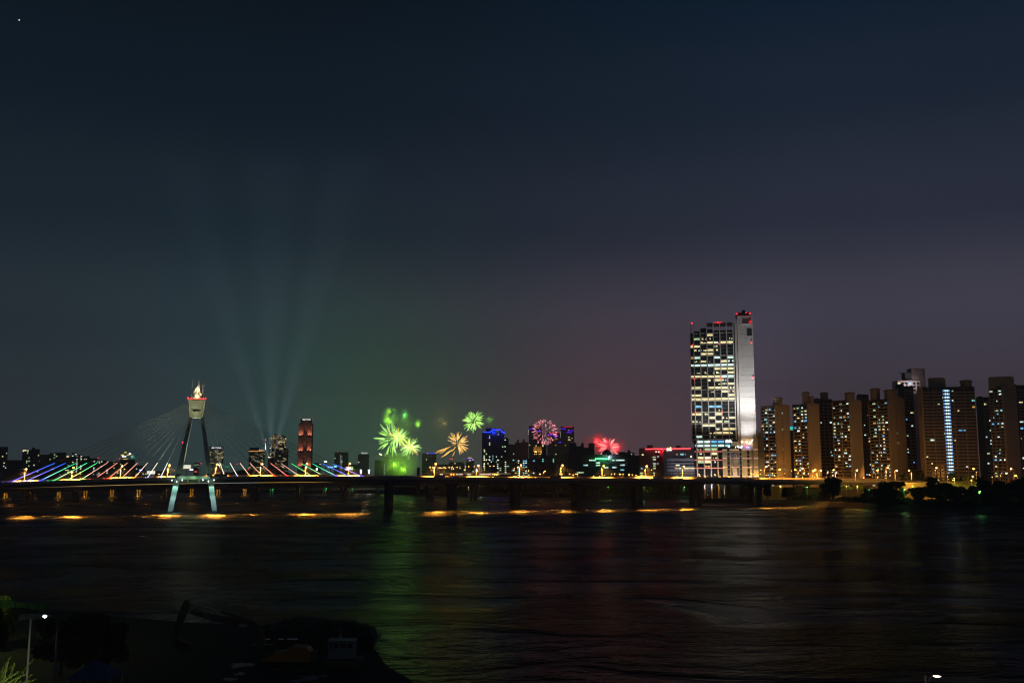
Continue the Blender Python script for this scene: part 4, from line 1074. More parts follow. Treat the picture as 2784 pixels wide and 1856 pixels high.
# the pale taller block behind
def far_white():
    Y = 1320; C = Vector((hx(2492, Y), Y, 4.5)); e = empty('apartment_block', C, 'tall pale apartment block rising behind the others with a square roof tower', 'apartment block')
    X = lambda p: hx(p, Y)-C.x; Zf = lambda p: zt(p, Y)-4.5
    W = mat('pale_wall', (.62, .52, .52), .8, var=.08, scale=.1)
    m = MB(); m.box(((X(2452)+X(2516))/2, 9, Zf(1034)/2), (X(2516)-X(2452), 18, Zf(1034))); m.build('wall', W, e)
    m = MB(); m.box(((X(2495)+X(2532))/2, 10, Zf(1000.5)/2), (X(2532)-X(2495), 16, Zf(1000.5))); m.build('roof_tower', mat('mauve_wall', (.24, .19, .19), .9, scale=.2), e)
    m = MB(); m.box(((X(2478)+X(2496))/2, 10, (Zf(1013)+Zf(1035))/2), (X(2496)-X(2478), 12, Zf(1013)-Zf(1035))); m.build('roof_house', WALLS[2], e)
    m = MB(); m.box(((X(2466)+X(2495))/2, 6, Zf(1012.5)), (X(2495)-X(2466), 8, .5)); m.build('roof_canopy', STEELD, e)
    spot('added_facade_wash', C+Vector((X(2480), -16, Zf(1058))), C+Vector((X(2486), 0, Zf(1040))), 14000, (1, .85, .85), 110, e, 1.0)  # added spot without a fixture, brightens the pale wall
    for r_ in range(3):
        for c in range(6):
            px = 2454 + 10.5*c; pane_at('window', ROOM['y'] if (r_, c) == (0, 0) else (ROOM['b'] if (r_, c) == (0, 3) else GLASSD), e, Vector((0,0,0)), Vector((1,0,0)), Vector((0,-1,0)), X(px), Zf(1045+9*r_), X(px+6)-X(px), 2.9, .02, .1)
far_white()
m = MB(); Y = 1350; e = empty('rooftop_screen', (hx(2157, Y), Y, 4.5), 'small building topped by a cyan and green lit screen between the first two apartment blocks', 'building')
X = lambda p: hx(p, Y)-e.location.x
MB().box((0, 6, (zt(1170, Y)-4.5)/2), (X(2162)-X(2151), 10, zt(1170, Y)-4.5)).build('wall', WALLS[0], e)
MB().box((0, .6, zt(1161.5, Y)-4.5), (X(2162)-X(2151), .5, 2.6)).build('screen_top', glow('screen_cyan', (.03, .6, .75), .9), e)
MB().box((0, .6, zt(1166, Y)-4.5), (X(2162)-X(2151), .5, 2.6)).build('screen_bottom', glow('screen_green', (.02, .75, .35), .7), e)

# ================================================================== FAR SKYLINE
rb = random.Random(55)
def bld(px0, px1, ytop, Y, label, wm=0, lit=.12, colors='yywg', steps=(), depth=None, cat='building', group=None, cell=(3.4, 3.2), ybot=1290, windows=True, name='city_building', seed=None):
    rb2 = random.Random(seed if seed is not None else int(px0*7+ytop))
    C = Vector((hx((px0+px1)/2, Y), Y, 4.5)); e = empty(name, C, label, cat, group, -atan2(C.x, C.y))
    X = lambda p: hx(p, Y)-C.x; Z = lambda p: zt(p, Y)-4.5
    w = X(px1)-X(px0); H = Z(ytop); d = depth or max(14, w*.7)
    W = wm if not isinstance(wm, int) else WALLS[wm]
    MB().box((0, d/2, H/2), (w, d, H)).build('wall', W, e)
    MB().box((0, d/2, H+.4), (w-.8, d-.8, .8)).build('roof', ROOFM, e)
    for (a, b, t) in steps:
        MB().box(((X(a)+X(b))/2, d/2, (H+.8+Z(t))/2), (X(b)-X(a), d*.6, Z(t)-H-.8)).build('roof_house', W, e)
    if windows:
        cwm, chm = cell; cwm *= Y/2000; chm *= Y/2000
        zmin = Z(ybot)-2 if Z(ybot) > 4 else 4
        nx = max(2, int(w/cwm)); nz = max(1, int((H-zmin)/chm))
        dkw = MB(); cnt = 0
        colsel = [rb2.random() for _ in range(nx)]
        for i in range(nx):
            for k in range(nz):
                x = -w/2 + (i+.5)*w/nx; z = H - (k+.75)*chm
                p = lit*(2.6 if colsel[i] < .25 else .45)
                if rb2.random() < p:
                    pane_at('window', ROOM[rb2.choice(colors)], e, Vector((0,0,0)), Vector((1,0,0)), Vector((0,-1,0)), x-.35*w/nx, z-.3*chm, w/nx*rb2.uniform(.45, .8), chm*.55, .02, .1); cnt += 1
                else:
                    dkw.box((x, -.02, z), (w/nx*.6, .1, chm*.5))
        if dkw.v: dkw.build('unlit_windows', GLASSD, e, kind='stuff')
    e['_Y'] = Y
    return e, X, Z
def SC(e): return max(1.0, e['_Y']/2600)
def litrows(e, X, Z, rows, c='y', h=1.6, y=-.15, name='lit_floor'):
    for (a, b, py, *cc) in rows:
        MB().box(((X(a)+X(b))/2, y, Z(py)), (X(b)-X(a), .2, h*SC(e))).build(name, ROOM[cc[0] if cc else c], e)
def led(e, X, Z, a, b, py, m_, r=.5, y=-1.0, nm='led_line', py2=None):
    MB().ring([(X(a), y, Z(py)), (X(b), y, Z(py2 if py2 else py))], [r*SC(e), r*SC(e)], 6).build(nm, m_, e)
def dotcol(e, X, Z, px, y0, y1, n, m_, y=-.6, r=.55):
    r *= SC(e)
    for k in range(n):
        z = Z(y0+(y1-y0)*k/(n-1)); MB().ring([(X(px)-r, y, z), (X(px)+r, y, z)], [r, r], 6).build('facade_lamp', m_, e)
WDOT = glow('white_dot', (.9, .95, .85), 1.0)
LBLUE = glow('led_blue', (.01, .04, 1.0), 3.2, sample=True); LVIO = glow('led_violet', (.13, .01, 1.0), 1.3); LRED = glow('led_red', (1.0, .03, .06), .9)
WHT = glow('sign_white', (1, 1, 1), 2.2)
# left bank
bld(-40, 14, 1215, 2400, 'dark apartment tower cut off by the left edge', 2, .14, 'gyw')
bld(14, 58, 1251, 2500, 'low dark block between the two left-hand towers', 2, .05)
e, X, Z = bld(58, 84, 1223, 2300, 'apartment tower with yellow roof light, left of the blue cables', 2, .07, 'yg'); litrows(e, X, Z, [(59, 68, 1224, 'Y'), (70, 73, 1224)], h=1.8)
bld(84, 103, 1221, 2320, 'apartment tower with a pointed roof house and a lit stair column', 2, .22, 'wgyw', steps=((83, 91, 1216),))
bld(103, 132, 1236, 2500, 'flat dark slab right of the tower with the pointed roof', 2, .02); bld(132, 152, 1232, 2450, 'dark slab with a few teal windows above the blue cables', 2, .12, 'cg')
bld(152, 176, 1230, 2500, 'tallest dark slab behind the second blue cable', 2, .05, 'cb')
e, X, Z = bld(176, 193, 1239, 2400, 'block with a yellow lit top floor above the green cables', 2, .2, 'yw'); litrows(e, X, Z, [(178, 185, 1240.5, 'Y')], h=2.2)
bld(193, 205, 1231, 2420, 'slim dark tower with round roof lamp above the green cables', 2, .12); bld(205, 220, 1236, 2450, 'slab with one bright column of windows behind the street lamp', 2, .3, 'yw')
bld(220, 241, 1240, 2500, 'dark slab with a white roof light before the red warning lamp', 2, .12, 'yg'); bld(241, 262, 1246, 2480, 'short block under the first red warning lamp', 2, .16, 'wy')
bld(262, 292, 1251, 2520, 'low block behind the first red cable', 2, .14, 'wy'); bld(292, 326, 1255, 2540, 'low wide block between the two red warning lamps', 2, .09, 'yo')
for px, py, lab in ((264.5, 1244.5, 'red warning lamp on a thin mast above the first red cable'), (323, 1247, 'red warning lamp on a thin mast left of the sign cluster'), (719, 1195, 'red warning lamp on the tall thin mast left of the warm lit tower'), (545, 1259, 'red warning lamp on a mast seen between the pylon legs'), (643, 1261, 'red lamp on a mast by the white cable right of the pylon'), (675, 1276, 'low red lamp above the dark hill')):
    Y = 2350; e = empty('antenna_mast', (hx(px, Y), Y, 4.5), lab, 'mast'); z = zt(py, Y)-4.5
    MB().ring([(0,0,0),(0,0,z)], [.7,.25], 6).build('mast', GALV, e)
    MB().ring([(-1.1,0,z),(0,0,z+.1),(1.1,0,z)], [.6,1.4,.6], 8).build('warning_lamp', REDL, e)
e, X, Z = bld(326, 364, 1249, 2300, 'low building carrying a cluster of yellow, white and green roof signs', 2, .05)
for (a, b, y0, y1, m_, lab) in ((335, 342, 1228.3, 1230.5, glow('sign_yellow', (1, .75, .1), 1.2), 'upper yellow sign bar'), (327, 335, 1235, 1238, _mats['sign_yellow'], 'left yellow sign bar'), (342, 349, 1235, 1237.5, _mats['sign_yellow'], 'right yellow sign bar'),
     (330.5, 341, 1239, 1242, WHT, 'white oval sign'), (347, 353, 1231, 1235, WHT, 'white upper sign'), (353, 362, 1237, 1246, glow('sign_green', (.0, .55, .25), .7), 'green sign panel'), (353.4, 357.5, 1238.5, 1243, glow('sign_pale', (.6, .7, .8), .7), 'pale square on the green panel')):
    MB().box(((X(a)+X(b))/2, -1.5 - (.6 if 'pale' in lab else 0), (Z(y0)+Z(y1))/2), (X(b)-X(a), .5, Z(y0)-Z(y1))).build('roof_sign', m_, e, label=lab)
for k in range(7): MB().box((X(333+1.7*k), -1.5, Z(1247.2)), (1.0, .4, 1.6)).build('sign_glyph', _mats['sign_yellow'], e)
bld(364, 392, 1266, 2200, 'low dark block right of the sign cluster', 2, .1, 'yw')
for (px0, px1, y0, y1, Y, m_, lab) in ((399.7, 421, 1279.6, 1288, 1700, glow('billboard_white', (.95, .93, .8), 1.1), 'large blank white lit billboard on a post left of the pylon'),
     (376.5, 386, 1275.5, 1279.5, 1700, glow('billboard_blue', (.05, .1, 1), 1.4), 'small blue and white lit sign left of the white billboard'),
     (496.5, 517.5, 1263.3, 1273.3, 1750, glow('billboard_cream', (.95, .95, .72), 1.0), 'cream lit billboard seen just right of the left pylon leg'),
     (567, 571.5, 1262, 1264.5, 1900, _mats['billboard_cream'], 'tiny cream sign right of the pylon'), (593.5, 597, 1263, 1266, 1900, WHT, 'tiny white sign beside the lamp right of the pylon'),
     (611, 623, 1267.6, 1269.2, 1900, glow('sign_green2', (0, .8, .15), .9), 'thin green line sign right of the pylon'), (890, 905.5, 1266.5, 1272.3, 1700, glow('billboard_azure', (.0, .22, .8), .9), 'blue lit sign with white lettering, left half of a pair'),
     (905.5, 916, 1264.5, 1270.5, 1701, glow('billboard_teal', (.0, .45, .6), .9), 'teal lit sign, right half of a pair'), (939.5, 949, 1269.3, 1277.7, 1700, glow('billboard_pale', (.85, .88, .95), 1.2), 'white billboard by the last street lamp of the stays'),
     (949.6, 959.3, 1268.5, 1277, 1700, glow('billboard_lime', (.35, .95, .45), 1.0), 'green and white billboard by the last street lamp of the stays'), (880.5, 888, 1252, 1256, 2100, WHT, 'white oval rooftop sign above the blue signs'),
     (1222, 1231, 1246, 1248.6, 2200, glow('sign_red', (1, .08, .08), 1.2), 'short red sign under the orange burst'), (528.8, 535, 1280.2, 1283, 1500, _mats['sign_red'], 'small red sign between the pylon legs')):
    C = Vector((hx((px0+px1)/2, Y), Y, 4.5)); e = empty('billboard', C, lab, 'billboard')
    w = hx(px1, Y)-hx(px0, Y); z0 = zt(y1, Y)-4.5; z1 = zt(y0, Y)-4.5
    MB().box((0, 0, (z0+z1)/2), (w, .8, z1-z0)).build('panel', m_, e)
    if w > 5.5: MB().box((0, .55, (z0+z1)/2), (w+.8, .3, z1-z0+.8)).build('frame', STEELD, e)
    MB().ring([(0, .8, 0), (0, .8, z0)], [.6, .5], 8).build('post', STEELD, e)
    if 'white lettering' in lab: text_on('Community', e, (-.0, -.6, (z0+z1)/2+.2), w*.85, 1.7, WHT)
    if lab.startswith('teal'): MB().box((.2, -.5, (z0+z1)/2), (w*.7, .15, 1.9)).build('sign_text_bar', glow('teal_text', (.75, 1, .85), 1.1), e)
    if lab.startswith('cream lit'):
        MB().box((-w*.42, -.5, (z0+z1)/2), (1.5, .2, 1.7)).build('sign_mark', mat('mark_red', (.6, .12, .08), .6, emit=(1, .15, .1), es=.6), e, label='red mark at the left of the board')
        for k in range(3): MB().box((-w*.24+k*w*.15, -.5, (z0+z1)/2), (1.1, .2, 1.0)).build('sign_glyph', mat('mark_olive', (.3, .35, .2), .7, emit=(.5, .6, .35), es=.7), e)
    if lab.startswith('green and'): MB().box((.4, -.5, (z0+z1)/2+.8), (w*.5, .15, 1.6)).build('sign_mark', glow('mark_green', (.05, .6, .0), .7), e); MB().box((-w*.25, -.55, (z0+z1)/2-.4), (w*.35, .15, 3)).build('sign_mark', WHT, e)
    if lab.startswith('small blue'): MB().box((.3, -.5, (z0+z1)/2+.4), (w*.8, .15, 1.0)).build('sign_mark', WHT, e)
bld(372, 400, 1281, 1900, 'low building with lit strips left of the white billboard', 2, .3, 'yp', cell=(5, 3)); bld(421, 460, 1281, 1900, 'low building with lit strips right of the white billboard', 2, .25, 'yp', cell=(5, 3))
# overhead traffic gantry on the bridge between the legs
s = s_for(527.5, 4); b0 = B(s, 4, deck_z(s)-1.1); e = empty('traffic_sign', b0, 'cantilever traffic sign with red and white lit panel on deck between the pylon legs', 'sign', None, atan2(BD.y, BD.x))
hh = zt(1277, b0.y)-b0.z; MB().ring([(0,0,0),(0,0,hh)], [.28,.22], 8).build('pole', POLEM, e); MB().ring([(0,0,hh),(-4.3,0,hh+.3)], .14, 6).build('arm', POLEM, e)
MB().box((-2.6, -.3, hh+.2), (3.2, .25, .9)).build('panel', WHT, e); MB().box((-4.2, -.32, hh+.2), (.8, .25, .8)).build('panel_end', _mats['sign_red'], e)
# named towers
e, X, Z = bld(566, 605, 1213, 4600, 'grey office tower with a two-word white rooftop sign right of the pylon', 0, .0, windows=False); ASE = e
text_on('ASEM TOWER', e, (X(585.5), -1.2, Z(1216.8)), X(598)-X(573), 6.2, WHT)
for k in range(19):
    y_ = 1224.5+3.35*k; x = 566
    while x < 603:
        w_ = rb.uniform(2, 9)
        if rb.random() < (.55 if k < 12 else .25): litrows(e, X, Z, [(x, min(x+w_, 605), y_, rb.choice('yyp'))], h=.9)
        x += w_+rb.uniform(.5, 2)
e, X, Z = bld(526, 541, 1258, 4300, 'low office block with three lit floors between the pylon legs', 0, .0, windows=False); litrows(e, X, Z, [(528, 539, 1261.3, 'p'), (526.5, 539, 1264.5, 'g'), (528, 536, 1268, 'p'), (537, 540, 1271)], h=.9)
e, X, Z = bld(675, 717, 1221, 4300, 'office block with an orange lit roofline and a white rooftop sign', 2, .0, windows=False, steps=((677, 702, 1216),))
led(e, X, Z, 675, 717, 1226.5, glow('roofline_orange', (1, .45, .12), 1.3), .9, py2=1224.6); text_on('posco', e, (X(709), -2, Z(1222.8)), X(715.5)-X(702.5), 5, glow('sign_cream', (1, .93, .75), 1.7))
for k in range(18):
    x = 675
    while x < 714:
        w_ = rb.uniform(2, 9)
        if rb.random() < .42: litrows(e, X, Z, [(x, min(x+w_, 717), 1230+3.3*k, rb.choice('pypg'))], h=.8)
        x += w_+rb.uniform(.5, 2)
e, X, Z = bld(738, 775, 1185, 4200, 'tall warm-lit glass tower cluster crossed by the stay cables', 2, .0, windows=False, steps=((741, 752, 1180), (756, 764, 1182)))
MB().box(((X(731)+X(739))/2, 10, Z(1190)/2), (X(739)-X(731), 18, Z(1190))).build('side_tower', WALLS[2], e); MB().box(((X(774)+X(782))/2, 10, Z(1219)/2), (X(782)-X(774), 18, Z(1219))).build('side_tower', WALLS[2], e)
for k in range(31):
    y_ = 1184+3.4*k; x = 739 if y_ < 1190 else 731; xe = 775 if y_ < 1221 else 781
    while x < xe-1.5:
        w_ = rb.uniform(1.5, 8); pr = .85 if y_ < 1220 and (x < 752 or x > 764) else .5
        if rb.random() < pr*(.9 if k < 12 else .62): litrows(e, X, Z, [(x, min(x+w_, xe), y_, ('o' if 740 < x < 752 else rb.choice('yyoyYp')))], h=1.25, y=-.2)
        x += w_+rb.uniform(.2, 1.6)
MB().ring([(X(729.5), -2, Z(1242)), (X(729.5), -2.6, Z(1242))], [2.6, 2.6], 12).build('round_sign', WHT, e, label='round white sign on the left flank')
# the stepped tall tower with red uplights
Y = 5000; C = Vector((hx(827, Y), Y, 4.5)); e = empty('office_tower', C, 'faint tall twin-shaft tower with red uplit recesses and a white top sign', 'skyscraper'); X = lambda p: hx(p, Y)-C.x; Z = lambda p: zt(p, Y)-4.5
TW = mat('tower_brown', (.10, .09, .09), .8, var=.1, scale=.05)
for a, b, t in ((808, 822, 1150), (832, 845, 1150)): MB().box(((X(a)+X(b))/2, 16, Z(t)/2), (X(b)-X(a), 30, Z(t))).build('shaft', TW, e)
MB().box((X(826.5), 18, Z(1137)/2), (X(842)-X(814), 26, Z(1137))).build('core', TW, e)
for yb in (1188, 1230.5, 1273):
    for a, b in ((808, 822), (832, 845)):
        MB().box(((X(a)+X(b))/2, -1.5, Z(yb)), (X(b)-X(a)+1.5, 7, 3)).build('setback_ledge', TW, e)
        for q in (.28, .72):
            l = spot('recess_uplight', C+Vector((X(a)+(X(b)-X(a))*q, -5, Z(yb)+2.2)), C+Vector((X(a)+(X(b)-X(a))*q, 1.5, Z(yb)+45)), 260000, (1, .28, .14), 60, e, .6)
text_on('TRADE TOWER', e, (X(828.5), 3.5, Z(1140)), X(840)-X(817), 7, WHT)
for px, py in ((818.5, 1129.5), (812, 1137.3), (844.5, 1136.5), (850, 1137), (810, 1161), (844, 1160.7), (843, 1192), (808, 1222.5), (843, 1223)):
    if py < 1137: MB().ring([(X(px), 10, Z(1138)), (X(px), 10, Z(py))], .3, 5).build('antenna', GALV, e)
    MB().ring([(X(px)-1, -2, Z(py)), (X(px), -2, Z(py)), (X(px)+1, -2, Z(py))], [.8, 1.9, .8], 6).build('warning_lamp', REDS, e)
# centre left
e, X, Z = bld(908, 946, 1229, 4200, 'grey slab with two dotted columns of stair lights behind the blue signs', 0, .03, 'yw'); dotcol(e, X, Z, 924.3, 1237, 1288, 17, WDOT); dotcol(e, X, Z, 928.3, 1240, 1288, 16, WDOT)
for px in (915.5, 924): MB().ring([(X(px)-1.3, -1, Z(1227)), (X(px)+1.3, -1, Z(1227))], 1.3, 6).build('warning_lamp', REDS, e)
e, X, Z = bld(972, 1003, 1235, 4700, 'hazy hotel block with a white script rooftop sign', 0, .04, 'yw'); text_on('Oakwood', e, (X(989), -1.5, Z(1230.5)), X(997)-X(981), 7.4, glow('sign_soft', (.85, 1, .8), 1.7)); dotcol(e, X, Z, 1001.5, 1252, 1288, 7, ROOM['p'])
bld(846, 872, 1258, 4300, 'low hazy block right of the red uplit tower', 0, .05); bld(946, 972, 1262, 4200, 'low hazy block left of the hotel', 0, .05)
bld(1018, 1043, 1251, 3600, 'dark bulky silhouette left of the green smoke', 2, .0)
e, X, Z = bld(1040, 1104, 1236, 6200, 'wide hazy office block behind the two green bursts with thin lit lines', 2, .0, windows=False)
litrows(e, X, Z, [(1042, 1058, 1235.5, 'g'), (1060, 1100, 1236, 'g'), (1044, 1072, 1238.5, 'g'), (1078, 1103, 1239, 'g'), (1041, 1078, 1252, 'g'), (1061, 1068, 1266.5, 'y'), (1060, 1064, 1270, 'y'), (1060, 1063, 1274, 'y'), (1068, 1071, 1273.5, 'y'), (1083, 1094, 1257.7, 'w')], h=.8); dotcol(e, X, Z, 1045, 1260.5, 1289.5, 9, WDOT, r=.9)
for px, py in ((1031.8, 1233.5), (1035.5, 1236)):
    Y = 2700; q = empty('floodlight_mast', (hx(px, Y), Y, 4.5), 'pale yellow floodlight on a mast below the left green burst, %s of two' % ('upper' if px < 1033 else 'lower'), 'floodlight'); z = zt(py, Y)-4.5
    MB().ring([(0,0,0),(0,0,z)], [.6,.3], 6).build('mast', GALV, q); MB().ring([(-1.6,0,z),(0,0,z),(1.6,0,z)], [1,1.8,1], 8).build('lamp_bank', glow('flood_yellow', (.9, 1, .55), 3), q)
e, X, Z = bld(1147, 1186, 1232, 4600, 'hazy office block with a violet-blue rooftop line and a row of tiny lamps', 0, .01); led(e, X, Z, 1161, 1181.5, 1232, glow('led_indigo', (.10, .06, 1), 1.2), 1.1); MB().ring([(X(1160)-.4, -1.4, Z(1232)), (X(1161.5), -1.4, Z(1232))], 1.7, 8).build('led_end', glow('led_lilac', (.8, .7, 1), 1.4), e)
dotcol2 = [MB().ring([(X(1149+4.6*k)-.5, -.5, Z(1239.3)), (X(1149+4.6*k)+.5, -.5, Z(1239.3))], .6, 5).build('facade_lamp', ROOM['o'], e) for k in range(8)]
bld(1186, 1220, 1262, 4300, 'low hazy block under the orange burst', 0, .05, 'yo'); e, X, Z = bld(1170, 1198, 1274, 1800, 'cream two-storey terminal with lit strips by the bridge', 1, .0, windows=False, cat='building'); litrows(e, X, Z, [(1171, 1182, 1276.2, 'o'), (1171, 1182, 1278.5, 'o')], h=1.2)
bld(1220, 1262, 1256, 4400, 'hazy dark slab right of the orange burst foot', 0, .05, 'yo')
e, X, Z = bld(1267, 1289, 1247, 3600, 'block with a white roof canopy edged in blue', 0, .04); MB().box((X(1277), -1, Z(1244)), (X(1282)-X(1271), 3, 3.2)).build('roof_canopy', glow('canopy_pink', (1, .75, .65), .75), e)
for a, b, y_ in ((1267, 1271, 1247.3), (1273, 1276, 1247.3), (1278, 1281, 1247.6), (1281, 1289, 1250.5)): led(e, X, Z, a, b, y_, LVIO, .8)
litrows(e, X, Z, [(1275, 1279, 1251, 'y'), (1271, 1273, 1253, 'p'), (1283, 1287, 1249.6, 'Y')], h=3)
# tower with blue arch
e, X, Z = bld(1310, 1371, 1177, 1900, 'dark residential tower crowned by a glowing blue arched line', 2, .05, 'ygw', cell=(3.4, 3.4), steps=((1320, 1347, 1163),)); AR = e
MB().box(((X(1358)+X(1368))/2, 6, Z(1167)/2), (X(1368)-X(1356), 12, Z(1167))).build('side_shaft', WALLS[2], e)
pts = [(1313.5, 1174.5), (1331, 1174.5), (1335.5, 1171.5), (1339.5, 1167.5), (1342, 1166.5), (1345, 1168), (1360, 1167.8), (1363.5, 1170.5), (1368, 1174.8), (1374, 1177)]
MB().ring([(X(a), -1.6, Z(b)) for a, b in pts], [.75]*len(pts), 8).build('led_arch', LBLUE, e, label='blue LED line following the stepped arch of the crown')
MB().box((X(1343.5), -.3, Z(1177)), (X(1349)-X(1337), .5, 7)).build('crown_window', mat('pale_glass', (.18, .22, .30), .4, var=.3), e)
for (a, y_, c) in ((1316.5, 1223, 'y'), (1322, 1233.6, 'g'), (1316, 1239, 'g'), (1316, 1244, 'w'), (1316.5, 1249.8, 'Y'), (1322, 1249.5, 'y'), (1330, 1249, 'w'), (1340, 1239, 'c'), (1340, 1244.5, 'c'), (1340, 1250, 'c'), (1316.5, 1260.5, 'Y'), (1316.5, 1266, 'g'), (1317, 1271, 'g'), (1317, 1277, 'g'), (1366.5, 1214, 'g'), (1373, 1213.5, 'g')):
    litrows(e, X, Z, [(a-1.6 if c != 'c' else a-.8, a+1.9 if c != 'c' else a+.8, y_, c)], h=2.6, name='lit_window')
point('blue_wash', C*0+Vector((hx(1340, 1900), 1894, zt(1172, 1900))), 6000, (.02, .06, 1), .3)
point('blue_wash', Vector((hx(1366, 1900), 1895, zt(1176, 1900))), 4000, (.05, .05, 1), .3)
bld(1371, 1383, 1192, 2000, 'narrow dark slab stepping down right of the blue arch', 2, .03, steps=((1373, 1379, 1189),))
bld(1383, 1400, 1208, 2400, 'dark slab left edge of the unlit central group', 2, .03, 'g'); bld(1400, 1418, 1203, 2420, 'unlit slab with a spiky roof in the central group', 2, .02, steps=((1405, 1411, 1195),)); bld(1418, 1437, 1202, 2450, 'unlit slab with a pointed roof mast in the central group', 2, .03, steps=((1421, 1427, 1193),))
bld(1350, 1400, 1246, 1800, 'low office block with white and green windows right of the arch tower', 2, .30, 'wgcwg', cell=(5, 4)); bld(1400, 1455, 1248, 1790, 'wide office block with blue-white windows behind the street lamp', 2, .24, 'wwcbg', cell=(5, 4))
e, X, Z = bld(1450, 1476, 1207, 1950, 'stone building with four gold uplights on its upper wall', 3, .01, steps=((1455, 1460, 1209.5),)); GB = e
for px in (1453.5, 1458, 1465.7, 1470):
    MB().ring([(X(px), -1.4, Z(1235)), (X(px), -1.4, Z(1234))], [.5, .7], 8).build('uplight', glow('uplight_gold', (1, .72, .2), 3), e)
    spot('uplight_beam', e.location+Vector((X(px), -1.5, Z(1234.5)+.8)), e.location+Vector((X(px), .1, Z(1220))), 26000, (1, .55, .08), 50, e, .7, .1)
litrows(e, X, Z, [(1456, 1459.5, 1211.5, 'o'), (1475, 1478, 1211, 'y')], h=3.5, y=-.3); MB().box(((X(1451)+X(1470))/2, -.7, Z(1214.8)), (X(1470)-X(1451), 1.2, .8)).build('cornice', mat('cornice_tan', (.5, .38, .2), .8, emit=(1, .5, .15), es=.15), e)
bld(1476, 1486, 1210, 1960, 'dark annex on the right of the gold uplit building', 2, .02)
e, X, Z = bld(1472, 1510, 1245, 1800, 'dark ribbed office block with two pairs of teal lamps', 2, .01, 'g')
for px, py in ((1476.3, 1248.2), (1476.3, 1253.3), (1504.8, 1248.7), (1504.8, 1254)): MB().box((X(px), -.3, Z(py)), (1.8, .3, 1.8)).build('teal_lamp', glow('teal_lamp', (.2, .95, .8), 1.2), e)
# violet banded towers
e, X, Z = bld(1438, 1474, 1158, 4300, 'hazy violet-banded residential tower, left of the pair by the pink burst', 3, .02, 'yo')
led(e, X, Z, 1453, 1470, 1159.3, LRED, .9); led(e, X, Z, 1438.5, 1451.5, 1165.3, LVIO, 1.2); led(e, X, Z, 1457, 1473, 1172.3, LVIO, 1.0); dotcol(e, X, Z, 1437.6, 1168, 1180, 8, WDOT, r=.5)
e, X, Z = bld(1488, 1526, 1174, 4300, 'hazy violet-banded residential tower in the middle beneath the pink burst', 3, .035, 'yyo')
led(e, X, Z, 1496, 1522, 1176, LRED, 1.1, py2=1175.2); led(e, X, Z, 1488.5, 1503.5, 1181.3, LVIO, 1.3); led(e, X, Z, 1504.5, 1519, 1185.6, LVIO, 1.3); led(e, X, Z, 1518.5, 1526.5, 1202.3, LVIO, 1.2); dotcol(e, X, Z, 1524.3, 1174.5, 1189, 7, WDOT, r=.5); dotcol(e, X, Z, 1488, 1190, 1202, 6, WDOT, r=.5)
litrows(e, X, Z, [(1509, 1517, 1193.5, 'o'), (1509, 1514, 1210, 'o'), (1509.5, 1514, 1234.5, 'y'), (1510, 1514, 1237, 'y')], h=1.3)
e, X, Z = bld(1525, 1562, 1159, 4350, 'hazy violet-banded residential tower on the right with yellow windows', 3, .03, 'yo')
led(e, X, Z, 1532, 1558, 1159.8, LRED, .9); led(e, X, Z, 1525, 1539, 1165.2, LVIO, 1.2); led(e, X, Z, 1544.5, 1552, 1170, LVIO, 1.1); led(e, X, Z, 1554, 1561, 1170, LVIO, 1.1); led(e, X, Z, 1541, 1555, 1175.2, LVIO, 1.2)
litrows(e, X, Z, [(1545, 1550, 1188.2, 'y'), (1545.5, 1549.5, 1193.7, 'y'), (1545, 1552.5, 1196.3, 'y'), (1554.5, 1557, 1191)], h=1.6); MB().ring([(X(1554.5)-1.2, -1.2, Z(1203)), (X(1554.5)+1.2, -1.2, Z(1203))], 1.4, 8).build('warning_lamp', REDL, e)
# dark group and the green sign building
bld(1547, 1568, 1204, 2200, 'square dark block right of the violet towers', 2, .02); bld(1568, 1581, 1213, 2250, 'dark block stepping down in the unlit group', 2, .02); bld(1580, 1588, 1205, 2300, 'slim dark tower in the middle of the unlit group', 2, .0)
bld(1588, 1602, 1217, 2280, 'low dark block with two small green windows', 2, .06, 'g'); bld(1601, 1617, 1205, 2200, 'square-topped dark tower left of the red smoke', 2, .03, 'gw'); bld(1545, 1566, 1233, 1900, 'brown lit wall left of the green sign building', 3, .0, windows=False)
e, X, Z = bld(1566, 1706, 1236, 1700, 'broad office building with a green rooftop sign of seven characters', 2, .0, windows=False, steps=((1619, 1682, 1234),)); GS = e
for (a, b, y_, c) in ((1602, 1621, 1250.5, 'w'), (1665, 1673, 1250.5, 'g'), (1676, 1698, 1250.5, 'w'), (1620, 1632, 1257.5, 'w'), (1620.5, 1632, 1264, 'w'), (1587, 1599, 1264, 'w'), (1643, 1654, 1270.5, 'w'), (1665, 1677, 1270, 'w'), (1687, 1699, 1263.5, 'w'), (1687, 1697, 1277, 'c'), (1568.5, 1588, 1284, 'g')):
    x = a
    while x < b-1:
        w_ = min(rb.uniform(1.5, 3.5), b-x); litrows(e, X, Z, [(x, x+w_-.25, y_, c if rb.random() < .8 else rb.choice('wcg'))], h=2.1, name='window'); x += w_
for k in range(8):
    MB().box(((X(1567)+X(1705))/2, -.2, Z(1247+6.5*k)), (X(1705)-X(1567), .5, .5)).build('floor_edge', WALLS[0], e)
gsn = glow('sign_green3', (.0, 1.0, .12), 2.4, sample=True); gsi = glow('sign_green_core', (.35, 1.0, .80), 3.0)
